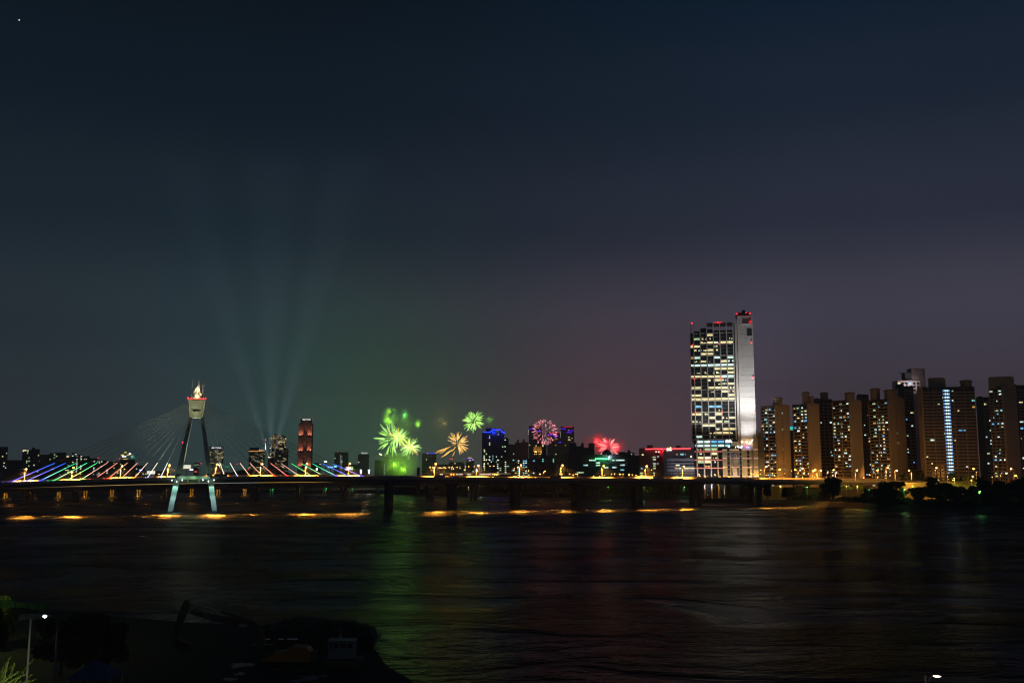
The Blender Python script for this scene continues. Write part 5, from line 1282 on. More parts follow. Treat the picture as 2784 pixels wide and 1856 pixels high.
for k in range(7):
    cx_ = X(1620.5+5.6*k); zc = Z(1246.8); q = 1.15
    for (dx, dz, w_, h_) in ((-q, 0, .5, 2.6), (q, 0, .5, 2.6), (0, q*(1 if k not in (5,) else -1), 2.4, .5), (0, (-.2 if k % 2 else -1.1), 2.2, .5), (0, .3, .5, 1.4)):
        if k == 5 and dx: dx *= .8
        MB().box((cx_+dx*.8, -1.2, zc+dz), (w_, .3, h_)).build('sign_glyph', gsi if (dx == 0) else gsn, e)
MB().box((X(1637), -.75, Z(1246.8)), (X(1659)-X(1616), .3, 3.7)).build('sign_board', mat('sign_backing', (.02, .12, .03), .5, emit=(0, .45, .03), es=.5), e)
MB().ring([(X(1656.8)-1, -2, Z(1242.2)), (X(1656.8), -2, Z(1242.2)), (X(1656.8)+1, -2, Z(1242.2))], [.5, 1.1, .5], 8).build('roof_floodlight', glow('flood_lens', (.75, .95, 1), 6.0), e); point('roof_floodlight_light', Vector((hx(1656.8, 1700), 1695, zt(1242, 1700))), 5000, (.6, .85, 1), .2)
point('sign_light', Vector((hx(1638, 1700), 1693, zt(1247, 1700))), 3500, (.05, 1, .15), .1)
MBd = MB(); YD = 2150; xd = hx(1652, YD); zd = zt(1236, YD)-4.5; rad = hx(1665, YD)-hx(1652, YD)
e = empty('domed_building', (xd, YD, 4.5), 'round-domed dark building hiding the middle of the red burst', 'building')
MBd.ring([(0,20,0),(0,20,zd)]+[(0,20,zd+(zt(1221, YD)-4.5-zd)*sin(t*pi/10)) for t in range(1, 6)], [rad, rad]+[rad*cos(t*pi/10)+.01 for t in range(1, 5)]+[1.0], 20).build('drum_and_dome', WALLS[2], e)
bld(1682, 1701, 1229, 1900, 'dark flat block right of the dome', 2, .0); bld(1701, 1726, 1231, 1950, 'dark block with a stepped chimney top near the right side', 2, .01, steps=((1707, 1715, 1223),)); bld(1726, 1742, 1239, 2000, 'low dark block left of the red-lined building', 2, .01)
# red-lined building
e, X, Z = bld(1739, 1806, 1219, 1500, 'dark building with a red LED roofline, left wing with few lit windows', 3, .0, windows=False, steps=((1761, 1776, 1209),)); 
led(e, X, Z, 1755.5, 1804, 1220.2, glow('led_red_strong', (1, .04, .05), 4.5, sample=True), .75, -1.2, py2=1219.6)
litrows(e, X, Z, [(1746, 1751, 1235.5, 'y'), (1783, 1786.5, 1227.5, 'w'), (1790, 1794, 1228, 'w'), (1775, 1784, 1241.5, 'g'), (1788, 1792.5, 1240.5, 'c'), (1776, 1784, 1248, 'w'), (1776, 1783.5, 1260.5, 'w'), (1786.5, 1790.5, 1260.3, 'c'), (1776, 1783, 1266.5, 'g'), (1777, 1783, 1272.5, 'g'), (1776, 1781, 1285.5, 'g'), (1741, 1749, 1285.5, 'g'), (1741, 1749, 1291.3, 'g'), (1743, 1749, 1273.5, 'b'), (1777, 1780, 1291, 'y')], h=2.0, name='window')
for k in range(9): MB().box((0, -.2, Z(1233+7*k)), (X(1806)-X(1739), .4, .6)).build('floor_edge', WALLS[2], e)
point('red_wash', Vector((hx(1800, 1500), 1494, zt(1224, 1500))), 7000, (1, .02, .05), .2)
e, X, Z = bld(1806, 1892, 1219, 1480, 'building with a red LED roofline and pale striped lower floors beside the tower', 2, .0, windows=False, steps=((1840, 1852, 1210), (1866, 1872, 1214)))
led(e, X, Z, 1806.5, 1879, 1219.8, _mats['led_red_strong'], .75, -1.2, py2=1218.6)
MB().ring([(X(1825)-.3, -2.6, Z(1217.5)), (X(1825)+.0, -2.9, Z(1217.5))], [1.5, 1.5], 12).build('sign_ball', glow('sign_amber', (1, .72, .25), 3), e, label='round amber ball of the roof sign')
wsg = glow('sign_pinkwhite', (1, .85, .8), 2.2)
for (a, b, y_, h_) in ((1815, 1819, 1218.5, 2.0), (1819.5, 1821.5, 1219.5, 1.1), (1814.2, 1817.6, 1223.5, 1.5), (1818, 1820.7, 1223.4, 1.3), (1821.2, 1824, 1223.3, 1.3), (1824.4, 1828, 1223.2, 1.5)): MB().box(((X(a)+X(b))/2, -2.2, Z(y_)), (X(b)-X(a), .4, h_)).build('sign_glyph', wsg, e)
litrows(e, X, Z, [(1840, 1844, 1234.5, 'p'), (1851, 1860, 1234.5, 'c'), (1864, 1866, 1234.5, 'p'), (1878, 1882, 1240.5, 'Y')], h=2.2, name='window')
STR = mat('pale_band', (.40, .38, .42), .8, var=.05, scale=.3)
for (y0, y1) in ((1245, 1253), (1257, 1261.5), (1265.5, 1270), (1274.5, 1281), (1285, 1286.3)):
    MB().box(((X(1814)+X(1891))/2, -.5, (Z(y0)+Z(y1))/2), (X(1891)-X(1814), 1.0, Z(y0)-Z(y1))).build('pale_band', STR, e)
litrows(e, X, Z, [(1838, 1848, 1264, 'Y'), (1835, 1846, 1272.6, 'o'), (1847, 1853, 1272.6, 'w'), (1861, 1876, 1272.4, 'y'), (1877, 1891, 1272.4, 'y')], h=1.8, y=-.7, name='window'); litrows(e, X, Z, [(1870, 1892, 1297.5, 'c')], h=1.6, y=-.7)
spot('band_floodlight', Vector((hx(1868, 1480), 1440, 8)), Vector((hx(1862, 1480), 1480, 40)), 52000, (.85, .85, 1), 80, None, .9)
e = empty('chimney_stack', (hx(1137, 1500), 1500, 4.5), 'plain dark stack standing right of the green smoke', 'building'); z_ = zt(1270, 1500)-4.5; MB().box((0, 2, z_/2), (hx(1140.5, 1500)-hx(1133.5, 1500), 4, z_)).build('stack', WALLS[2], e)
# ================================================================== ELEVATED ROAD AND VIADUCT LIGHTS BEHIND (right of the smoke)
def viaduct():
    Y = 1650; C = Vector((hx(1300, Y), Y, 4.5)); e = empty('viaduct', C, 'low riverside viaduct with a pale lit parapet seen above the bridge deck', 'bridge')
    X = lambda p: hx(p, Y)-C.x; Z = lambda p: zt(p, Y)-4.5
    MB().hexa([(X(1170),0,Z(1292.5)),(X(1390),0,Z(1297)),(X(1390),14,Z(1297)),(X(1170),14,Z(1292.5)),(X(1170),0,Z(1287.5)),(X(1390),0,Z(1289.5)),(X(1390),14,Z(1289.5)),(X(1170),14,Z(1287.5))]).build('deck', CONCD, e)
    MB().hexa([(X(1195),-.4,Z(1288)),(X(1388),-.4,Z(1289)),(X(1388),0,Z(1289)),(X(1195),0,Z(1288)),(X(1195),-.4,Z(1285.2)),(X(1388),-.4,Z(1284.8)),(X(1388),0,Z(1284.8)),(X(1195),0,Z(1285.2))]).build('parapet', mat('lit_parapet', (.5, .42, .30), .8, emit=(1, .55, .3), es=.10), e)
    for px in range(1180, 1390, 30): MB().ring([(X(px), 7, 0), (X(px), 7, Z(1293))], 1.2, 8).build('pier', CONCD, e)
    for px, w_ in ((1200, 5), (1243, 4), (1253, 6), (1275, 7), (1311, 9), (1322, 3), (1340, 3), (1352, 6), (1330, 6)): MB().box((X(px), -.9, Z(1289.3)), (w_, .5, .8)).build('lane_lamp', glow('lane_white', (1, .8, .6), 1.8), e)
    for px in (1227, 1233.5, 1344.5, 1350): MB().ring([(X(px)-.8, -1.2, Z(1289.3)), (X(px)+.8, -1.2, Z(1289.3))], 1.0, 8).build('amber_beacon', glow('amber_beacon', (1, .38, .02), 6), e)
viaduct()
# ================================================================== TREES OF THE FAR BANK
grp = 'dark trees along the far bank'
T = [(2262, 1285, 46, 1000, 0, 'dark tree at the left end of the lit road'), (2240, 1312, 34, 1010, 1, 'low dark tree left of the lit road'), (2418, 1297, 74, 930, 0, 'broad dark tree standing before the lit road below the third lamp'),
     (2385, 1325, 50, 925, 1, 'lower dark tree at the left foot of the broad tree'), (2530, 1293, 40, 960, 1, 'dark tree at the foot of the tall lamp by the road end'), (2500, 1316, 56, 940, 0, 'dark rounded tree right of the broad one'), (2560, 1309, 62, 905, 1, 'dark rounded tree below the blue stair lights'),
     (2600, 1312, 52, 900, 0, 'dark tree under the road end lamps'), (2672, 1288, 62, 890, 2, 'tall dark tree behind the green lit sapling'), (2640, 1318, 44, 880, 1, 'low dark tree left of the tall one'), (2735, 1294, 70, 870, 0, 'large dark tree near the right edge'),
     (2775, 1284, 60, 885, 2, 'tall dark tree at the right edge'), (2700, 1320, 60, 860, 1, 'dark tree at the waterline near the right edge'), (2800, 1325, 70, 850, 0, 'dark bush leaving the picture at lower right'),
     (2460, 1277, 40, 1090, 0, 'brownish tree behind the road below the blank gable'), (2495, 1275, 44, 1095, 1, 'brownish tree behind the road left of the long block'), (2590, 1280, 34, 1020, 1, 'tree with yellow lit trunk at the end of the road'), (2622, 1279, 36, 1015, 0, 'tree with yellow lit trunk right of the road end'),
     (1820, 1291, 16, 1180, 1, 'small dark tree before the pale striped block, left one'), (1842, 1287, 17, 1180, 2, 'small dark tree before the pale striped block, right one'), (1135, 1290, 12, 1300, 1, 'bushy tree by the dark stack'),
     (1978, 1294, 16, 1095, 1, 'small tree before the poster wall'), (2022, 1296, 20, 1095, 0, 'low tree before the stone wall of the tower'), (2085, 1300, 24, 1040, 1, 'dark tree at the bridge abutment'), (2140, 1318, 40, 1045, 0, 'dark tree under the viaduct below the first block')]
for (px, yt, wpx, Y, v, lab) in T:
    base = 4.6 if Y < 1100 else 4.6
    h = zt(yt, Y) - base; w = wpx/F*Y
    tree((hx(px, Y), Y, base), h, w, lab, v, group=grp, rz=px*.7, n=2600, leaf=.045)
# the wooded embankment: one mass nobody could count
def woodland(name, pts, n, hgt, label, leaf, seed, m_=LEAF):
    r = random.Random(seed); cl = []
    for i in range(n):
        t = i/(n-1)*(len(pts)-1); k = min(int(t), len(pts)-2); f = t-k
        (a, ta), (b, tb) = pts[k], pts[k+1]; px = a+(b-a)*f; yt = ta+(tb-ta)*f
        Y = shoreY(px)+26 + r.uniform(0, 26); z1 = zt(yt, Y); z = r.uniform(5, max(7, z1-2.5))
        cl.append(((hx(px, Y), Y, z), r.uniform(2.6, 5.0)))
    me = leaf_cloud(name+'_mesh', m_, cl, n*170, leaf, seed); o = bpy.data.objects.new(name, me); link(o); tag(o, label, kind='stuff')
woodland('riverside_woodland', [(1075, 1322), (1300, 1321), (1600, 1319), (1850, 1318), (2060, 1316)], 420, 14, 'continuous dark riverside wood under the bridge girders', 1.3, 4)
woodland('riverside_scrub', [(2060, 1352), (2200, 1356), (2300, 1358), (2500, 1362), (2800, 1370)], 300, 8, 'dark scrub along the right-hand waterline', 1.1, 9)
# retaining wall and slope below the right-hand road
rw = MB()
for a, b in ((2060, 2160), (2160, 2270), (2270, 2380), (2380, 2470), (2470, 2560)):
    Y = 1062+18 if a < 2300 else 1052; YB = 1062+18 if b < 2300 else 1052
    rw.hexa([(hx(a, Y), Y, 4.4), (hx(b, YB), YB, 4.4), (hx(b, YB), YB+6, 4.4), (hx(a, Y), Y+6, 4.4), (hx(a, Y), Y, zt(1324, Y)), (hx(b, YB), YB, zt(1324, YB)), (hx(b, YB), YB+6, zt(1324, YB)), (hx(a, Y), Y+6, zt(1324, Y))])
w_ = rw.build('retaining_wall', mat('wall_ochre', (.16, .14, .08), .9, scale=.1)); tag(w_, 'low ochre retaining wall under the riverside road at the right', 'wall')
for (px, py, lab, c) in ((1271, 1325, 'pale floodlit sapling under the bridge, left one', (.7, 1, .9)), (1310, 1320, 'pale floodlit sapling under the bridge, right one', (.7, 1, .9)), (1651, 1322, 'tiny green lit tree under the bridge below the green sign', (.3, 1, .4)), (1747, 1323, 'tiny green lit tree under the bridge left of the tower', (.3, 1, .4)),
     (1855, 1326, 'green lit tree under the bridge before the tower foot', (.2, 1, .5)), (2041, 1325, 'tiny green lit tree beside the last pier', (.3, 1, .4)), (2110, 1328, 'green lit tree under the viaduct below the first block', (.4, 1, .3)), (2187, 1326, 'green lit tree under the viaduct below the second block', (.4, 1, .3)), (2354, 1334, 'large green lit tree left of the broad dark tree', (.3, 1, .5)),
     (2450, 1332, 'small green lit shrub right of the broad dark tree', (.4, 1, .3)), (2652, 1338, 'bright green lit sapling above the waterline at the right', (.3, 1, .3))):
    Y = shoreY(px)+18 if px > 2060 else shoreY(px)+16
    big = 1.7 if 'large' in lab or 'sapling' in lab else 1.1
    zc = zt(py, Y); h = max(4.5, zc-4.6+3.0)
    tree((hx(px, Y), Y, 4.6), h, 5.5*big, lab, 1, LEAF2, 'lamp-lit green trees on the far bank', n=1300, leaf=.07)
    e = empty('park_lamp', (hx(px+3, Y), Y-4.6, 4.6), 'white park lamp beside the ' + lab, 'lamp', 'park lamps on the far bank')
    MB().ring([(0,0,0),(0,0,zc-4.0)], [.1,.07], 6).build('pole', POLEM, e); MB().ring([(0,0,zc-4.0),(0,0,zc-3.4)], [.28,.2], 8).build('lamp_globe', glow('park_globe', (.75, 1, .85), 5), e)
    l = point('park_lamp_light', (0,0,0), 950*big, c, .15); l.parent = e; l.location = (0, .9, zc-4.6)
for px, Y, lab in ((2300, 1035, 'yellow lamp lighting the hedge under the road'), (2330, 1035, 'second yellow lamp lighting the hedge under the road'), (2640, 985, 'yellow lamp lighting the trunks at the road end'), (2590, 1000, 'yellow lamp beside the road end trees'), (2120, 1060, 'yellow lamp under the viaduct'), (2480, 1010, 'dim yellow lamp on the grassy slope')):
    z_ = zt(1322 if px < 2500 else 1305, Y)
    e = empty('park_lamp', (hx(px, Y), Y, 4.6), lab + ' on the far bank', 'lamp', 'park lamps on the far bank'); MB().ring([(0,0,0),(0,0,z_-4.6)], [.12,.08], 6).build('pole', POLEM, e); MB().ring([(0,0,z_-4.6),(0,0,z_-4.1)], [.25,.18], 8).build('lamp_globe', glow('park_globe_y', (1, .8, .3), 4), e)
    l = point('park_lamp_light', (0,0,0), 2600, (1, .75, .12), .15); l.parent = e; l.location = (0, -1.2, z_-4.4)
# hedge on the slope
cl = [((hx(px, 1046), 1046+RNG.uniform(-2, 3), zt(1322, 1046)+RNG.uniform(-2.4, .6)), RNG.uniform(1.4, 2.4)) for px in np.linspace(2284, 2352, 26)]
o = bpy.data.objects.new('hedge', leaf_cloud('hedge_mesh', LEAF2, cl, 3600, .5, 31)); link(o); tag(o, 'clipped hedge lit yellow under the riverside road', 'hedge')
# grassy slope under the road end
sl = MB(); sl.quad((hx(2440, 985), 985, 5), (hx(2650, 930), 930, 5), (hx(2660, 1000), 1000, zt(1306, 1000)), (hx(2440, 1030), 1030, zt(1312, 1030)))
tag(sl.build('grass_slope', mat('grass', (.07, .09, .02), .95, var=.4, scale=.3)), 'grassy slope below the end of the lit road', kind='structure')

# ================================================================== FIREWORKS
def spark_mesh(name, m_, sag=.10, w=.02):
    P = [(t, 0, -sag*t*t) for t in (0, .2, .45, .7, .9, 1.0)]
    return MB().ring(P, [w*.35, w*.8, w, w*.9, w*.6, w*.1], 4).mesh(name, m_)
def burst(px, py, Y, n, r0, r1, mats_, label, seed, shape=None, wid=1.1, flash=None, glowcol=None):
    r = random.Random(seed); C = at(px, py, Y); C = Vector((C.x, Y, C.z)); e = empty('firework', C, label, 'firework')
    ms = [spark_mesh('spark_mesh_%d_%d' % (seed, i), q) for i, q in enumerate(mats_)]
    for i in range(n):
        z = 1 - 2*(i+.5)/n; a = i*2.39996+r.uniform(-.25, .25); q = sqrt(max(0, 1-z*z))
        d = Vector((q*cos(a), z*1.0, q*sin(a)))        # axis of the spiral points at the viewer
        s0, s1 = r.uniform(*r0), r.uniform(*r1)
        if shape:
            k = shape(d, r)
            if k is None: continue
            s0 *= k; s1 *= k
        s0 *= Y/F; s1 *= Y/F
        xa = d.normalized(); up = Vector((0, 0, 1)); ya = up.cross(xa)
        if ya.length < .05: ya = Vector((0, 1, 0)).cross(xa)
        ya.normalize(); za = xa.cross(ya)
        L_ = s1-s0; W = wid*Y/F*15
        M = Matrix(((xa.x*L_, ya.x*W, za.x*W, xa.x*s0), (xa.y*L_, ya.y*W, za.y*W, xa.y*s0), (xa.z*L_, ya.z*W, za.z*W, xa.z*s0), (0, 0, 0, 1)))
        inst('spark', ms[i % len(ms)], e, M)
    if flash:
        l = point('burst_light', (0, 0, 0), flash, glowcol, 0.0); l.parent = e
    return e
G1 = glow('spark_lime', (.45, 1.0, .10), FWE, sample=True); G2 = glow('spark_pale', (.55, 1.0, .28), FWE*1.2, sample=True); GO = glow('spark_ember', (1, .50, .10), FWE*.9, sample=True)
PK = glow('spark_pink', (1, .28, .36), FWE*.62, sample=True); RD = glow('spark_red', (1, .08, .09), FWE*1.1, sample=True); RW = glow('spark_rose', (1, .40, .36), FWE*1.0, sample=True); OR = glow('spark_orange', (1, .50, .07), FWE*1.05, sample=True); OR2 = glow('spark_amber', (1, .62, .2), FWE, sample=True)
burst(1066, 1192, 2700, 84, (14, 26), (38, 54), [G1, G1, G2], 'large lime-green firework burst at the left, its left half', 1, lambda d, r: (1.0 if d.x < .35 else None), wid=.85)
burst(1083, 1188, 2702, 74, (2, 8), (20, 34), [G2, G2, G1, GO], 'dense lime-green firework with a bright ember heart', 2, wid=.9, flash=FLASH, glowcol=(.45, 1, .22))
burst(1115, 1214, 2690, 66, (1, 5), (24, 34), [G1, G2, G2, GO], 'round green firework with an orange heart, lower right of the lime pair', 3, wid=.85, flash=FLASH*.8, glowcol=(.45, 1, .22))
burst(1287, 1144, 2450, 90, (6, 17), (24, 35), [G1, G1, G2], 'green dandelion firework above the others', 4, wid=.85, flash=FLASH*.3, glowcol=(.4, 1, .15))
burst(1243, 1205, 2350, 80, (7, 17), (24, 38), [OR, OR2], 'orange palm firework over the low blocks', 5, lambda d, r: (None if (d.z < -.1 and d.x < -.05) or (d.x < -.75 and d.z < .3) else 1.0), wid=1.0, flash=FLASH*.45, glowcol=(1, .45, .06))
e = bpy.data.objects['firework.004']
smo = spark_mesh('spark_long', OR, .25)
for (x0, y0, x1, y1) in ((1226, 1213, 1183, 1236), (1219, 1215, 1188, 1230), (1215, 1220, 1198, 1235), (1230, 1221, 1202, 1246), (1226, 1223, 1210, 1242), (1222, 1225, 1215, 1235), (1238, 1213, 1235, 1225), (1236, 1227, 1233, 1241), (1233, 1221, 1230, 1228)):
    a = at(x0, y0, 2350)-e.location; b = at(x1, y1, 2350)-e.location; d = b-a; xa = d.normalized(); ya = Vector((0, 1, 0)); za = xa.cross(ya); L_ = d.length; W = 15
    inst('spark', smo, e, Matrix(((xa.x*L_, 0, za.x*W, a.x), (0, W, 0, 0), (xa.z*L_, 0, za.z*W, a.z), (0, 0, 0, 1))))
burst(1481, 1174, 2380, 150, (26, 31), (32, 38), [PK, PK, PK, RW], 'pink ball firework of short sparks between the violet towers', 6, wid=1.0, flash=FLASH*.25, glowcol=(1, .15, .25))
burst(1654, 1217, 2300, 140, (5, 18), (24, 36), [RD, RW, RD], 'red fan firework half hidden behind the dome', 7, lambda d, r: (None if d.z < -.62 or abs(d.y) > .6 or (d.z > .25 and abs(d.x) < .12) else (1.0 if d.z > 0 else .95)), wid=1.0, flash=FLASH*.25, glowcol=(1, .06, .06))
# ================================================================== SMOKE
def smoke(px, py, Y, wpx, hpx, dens, label, seed, scale=.05, col_=(.85, .85, .85), thr=.52, dpt=.7):
    C = at(px, py, Y); w = wpx/F*Y; h = hpx/F*Y
    r = random.Random(seed)
    mb = MB(); n1, n2 = 14, 8
    for i in range(n2+1):
        ph = pi*i/n2
        for j in range(n1):
            th = 2*pi*j/n1; k = 1+r.uniform(-.06, .06)
            mb.v.append((w/2*sin(ph)*cos(th)*k, w/2*dpt*sin(ph)*sin(th)*k, h/2*cos(ph)*k))
    for i in range(n2):
        for j in range(n1): mb.f.append((i*n1+j, (i+1)*n1+j, (i+1)*n1+(j+1) % n1, i*n1+(j+1) % n1))
    m = bpy.data.materials.new('smoke_%d' % seed); m.use_nodes = True; nt = m.node_tree; nt.nodes.clear(); N = nt.nodes.new; L = nt.links.new
    out = N('ShaderNodeOutputMaterial'); pv = N('ShaderNodeVolumePrincipled'); tc = N('ShaderNodeTexCoord'); nz = N('ShaderNodeTexNoise'); mp = N('ShaderNodeMapping')
    mp.inputs['Location'].default_value = (seed*13.7, seed*3.1, 0); mp.inputs['Scale'].default_value = (1, 1, .6)
    L(tc.outputs['Object'], mp.inputs[0]); L(mp.outputs[0], nz.inputs['Vector']); nz.inputs['Scale'].default_value = scale; nz.inputs['Detail'].default_value = 5; nz.inputs['Distortion'].default_value = .6
    mr = N('ShaderNodeMapRange'); L(nz.outputs[0], mr.inputs[0]); mr.inputs[1].default_value = thr-.06; mr.inputs[2].default_value = thr+.12
    # soft edge
    ln = N('ShaderNodeVectorMath'); ln.operation = 'MULTIPLY'; ln.inputs[1].default_value = (2/w, 2/(w*dpt), 2/h); L(tc.outputs['Object'], ln.inputs[0])
    le = N('ShaderNodeVectorMath'); le.operation = 'LENGTH'; L(ln.outputs[0], le.inputs[0])
    fr = N('ShaderNodeMapRange'); L(le.outputs['Value'], fr.inputs[0]); fr.inputs[1].default_value = .95; fr.inputs[2].default_value = .3
    mu = N('ShaderNodeMath'); mu.operation = 'MULTIPLY'; L(mr.outputs[0], mu.inputs[0]); L(fr.outputs[0], mu.inputs[1])
    m2 = N('ShaderNodeMath'); m2.operation = 'MULTIPLY'; m2.inputs[1].default_value = dens; L(mu.outputs[0], m2.inputs[0])
    L(m2.outputs[0], pv.inputs['Density']); pv.inputs['Color'].default_value = (*col_, 1); L(pv.outputs[0], out.inputs['Volume'])
    o = mb.build('smoke', m, None, C); tag(o, label, kind='stuff'); return o
SMOKES = [(1060, 1132, 2730, 56, 62, .034, 'green-lit smoke puff rising left over the lime bursts', 1, .03, .47), (1098, 1128, 2735, 34, 50, .020, 'second green-lit smoke puff over the lime bursts', 2, .04, .47),
          (1138, 1152, 2740, 26, 34, .03, 'small round green smoke puff right of the lime bursts', 3, .05, .47), (1085, 1158, 2770, 130, 90, .006, 'thin green smoke veil around the lime bursts', 4, .02, .46),
          (1080, 1262, 2745, 150, 96, .013, 'thick bright green smoke low behind the bridge', 5, .025, .40), (1195, 1135, 2600, 150, 170, .0022, 'brownish smoke trails drifting above the orange burst', 6, .02, .50),
          (1330, 1138, 2480, 34, 46, .012, 'faint green smoke right of the green dandelion burst', 7, .05, .47), (1640, 1208, 2345, 150, 76, .020, 'red-lit smoke around the red fan burst', 8, .035, .47)]
for (px, py, Y, w, h, dn, lab, sd, s_, th) in SMOKES: smoke(px, py, Y, w, h, dn*SMK, lab, sd, s_, thr=th)
for (px, py, Y, w_, c_) in ((1056, 1140, 2730, 90000, (.35, 1, .05)), (1064, 1118, 2730, 50000, (.4, 1, .05)), (1098, 1126, 2735, 50000, (.15, 1, .15)), (1138, 1152, 2740, 50000, (.4, 1, .05)), (1072, 1262, 2745, 90000, (.35, 1, .04)),
     (1098, 1276, 2745, 90000, (.35, 1, .04)), (1210, 1150, 2600, 60000, (.9, .7, .15)), (1330, 1138, 2480, 25000, (.3, 1, .1)), (1622, 1200, 2345, 70000, (1, .04, .05)), (1650, 1200, 2345, 60000, (1, .04, .05)), (1680, 1218, 2345, 40000, (1, .04, .05))):
    point('smoke_fill_light', at(px, py, Y), w_*SMOKE_FILL, c_, 0.0, None)  # unseen points added inside the smoke to brighten it

# ================================================================== SEARCHLIGHTS
e = empty('searchlight_battery', (hx(735, 2350), 2350, 60), 'roof searchlights throwing three pale beams up behind the warm lit tower', 'searchlight')
for i, (px, py) in enumerate(((600, 800), (738, 750), (850, 820))):
    MB().ring([(0,0,0),(0,0,2.5)], [1.2, 1.6], 10).build('lamp_drum', GALV, e)
    e.location.z = zt(1245, 2350)
    spot('search_beam', Vector(e.location)+Vector((i*6-6, -1, 3)), at(px, py, 2350), SEARCH, (.55, .75, 1), (13, 16, 14)[i], e, 1.0, .5)
MB().box((0, 8, -(zt(1245, 2350)-4.5)/2-1), (14, 14, zt(1245, 2350)-5.5)).build('supporting_block', WALLS[2], e)

# ================================================================== PLANET
st = MB(); st.ring([(-5,0,0),(0,0,0),(5,0,0)], [2.5, 6, 2.5], 10); o = st.build('bright_star', glow('star', (1, .92, .85), 1.6), None, at(52, 55, 9200)); tag(o, 'single bright star or planet in the upper left of the sky', 'star')

# ================================================================== HAZE
hb = MB(); hb.box((0, 4200, 400-2), (12400, 8800, 800)); hm = bpy.data.materials.new('haze'); hm.use_nodes = True; nt = hm.node_tree; nt.nodes.clear()
out = nt.nodes.new('ShaderNodeOutputMaterial'); pv = nt.nodes.new('ShaderNodeVolumePrincipled'); pv.inputs['Color'].default_value = (.93, .95, .97, 1); pv.inputs['Density'].default_value = HAZE; pv.inputs['Anisotropy'].default_value = .0
nt.links.new(pv.outputs[0], out.inputs['Volume'])
tag(hb.build('haze', hm), 'even humid night haze over river and city', kind='stuff')
# ================================================================== NEAR BANK (dark foreground)
g0 = 2.0
def tree_px(px, yt, wpx, Y, v, lab, m_=None, n=5200, leaf=.03, grp=None):
    base = 2.0; h = zt_off(px, yt, Y) - base; w = wpx/F*Y
    tree((hx(px, Y), Y, base), h, w, lab, v, m_, grp, n=n, leaf=leaf)
def zt_off(px, py, Y): return at(px, py, Y).z
for a in (('left', -20, 1640, 110, 128, 1, 'black tree crown at the left edge above the riverside yard'), ('m', 195, 1648, 120, 150, 0, 'black rounded tree crown right of the small white lamp'), ('m', 262, 1658, 130, 146, 1, 'middle black tree crown of the dark mound'),
          ('m', 320, 1668, 110, 150, 0, 'black tree crown sloping down at the right of the mound')):
    tree_px(a[1], a[2], a[3], a[4], a[5], a[6], leaf_mat('leaves_dark', (.02, .028, .012)))
# left: lit shrubs, netting, sand
tree_px(22, 1612, 64, 176, 1, 'lime-green lit shrub top at the left edge', LEAF2, 5200, .03); tree_px(-8, 1622, 60, 172, 0, 'green lit shrub cut by the left edge', LEAF2, 5200, .03); tree_px(50, 1632, 44, 174, 1, 'olive lit shrub behind the green netting', LEAF2, 4200, .03)
EXD0 = mat('post_black', (.012, .012, .012), .9, var=0)
e = empty('netting_fence', at(60, 1655, 176), 'green debris netting hung between posts on the left bank', 'fence'); eo = e.location.copy()
pts = [(-30, 1624, 1646), (0, 1628, 1648), (40, 1634, 1650), (75, 1640, 1652), (100, 1640, 1658), (120, 1636, 1662)]
NET = mat('green_net', (.008, .06, .022), .8, var=.35, scale=.8)
for (a, t0, b0), (b, t1, b1) in zip(pts, pts[1:]):
    Ya = 172; A0 = at(a, t0, Ya)-eo; A1 = at(a, b0, Ya)-eo; B0 = at(b, t1, Ya)-eo; B1 = at(b, b1, Ya)-eo; dy = Vector((0, .06, 0))
    MB().hexa([A1, B1, B1+dy, A1+dy, A0, B0, B0+dy, A0+dy]).build('net_panel', NET, e); MB().ring([Vector((A1.x, A1.y, 2-eo.z)), A0+Vector((0,0,.3))], .04, 6).build('post', EXD0, e)
sd = MB(); c = on_level(70, 1676, 2.02); 
for i in range(16):
    a = 2*pi*i/16; sd.v.append((c.x+4.6*cos(a), c.y+5*sin(a), 2.03)); 
sd.v.append((c.x, c.y, 2.5)); sd.f += [(i, (i+1) % 16, 16) for i in range(16)]
tag(sd.build('sand_heap', mat('sand', (.30, .26, .20), .95, var=.2, scale=.6)), 'low pale sand heap lit faintly at the left of the yard', 'sand heap')
# street lamp just off frame lights the shrubs and netting
street_lamp(Vector((hx(-62, 176), 170, 2)), 15.5, 'street lamp beyond the left edge lighting the shrubs green', 2200, (.85, 1, .30), cutoff=156, gm=LAMPW, rz=0)
# small white lamp
Yl = 122; hl_ = at(143, 1676, Yl).z
e = street_lamp(Vector((hx(181, Yl), Yl, 2)), hl_-2.2, 'small blue-white street lamp by the black tree crowns', 0, gm=glow('white_lamp_near', (.9, .85, 1), 5), arm=1.2, rz=pi, r=.1)
for q_ in list(e.children):
    if q_.name.startswith('lamp_head'):
        q_.scale = (.35, .3, .4); q_.location = (1.05, 0, (hl_-2.2)*.62)
    elif q_.name.startswith(('pole', 'arm')): q_.data = q_.data.copy(); q_.data.materials.clear(); q_.data.materials.append(STEELD)
MB().ring([(-.3,0,0),(.3,0,0)], [.1,.1], 6)
l = spot('lamp_light', e.location+Vector((-1.6, 0, hl_-2.5)), e.location+Vector((-1.6, -1, 0)), 500, (.55, .7, 1), 110, e, .8, .05); l.rotation_quaternion = (1, 0, 0, 0); l.location = (1.6, 0, hl_-2.4)
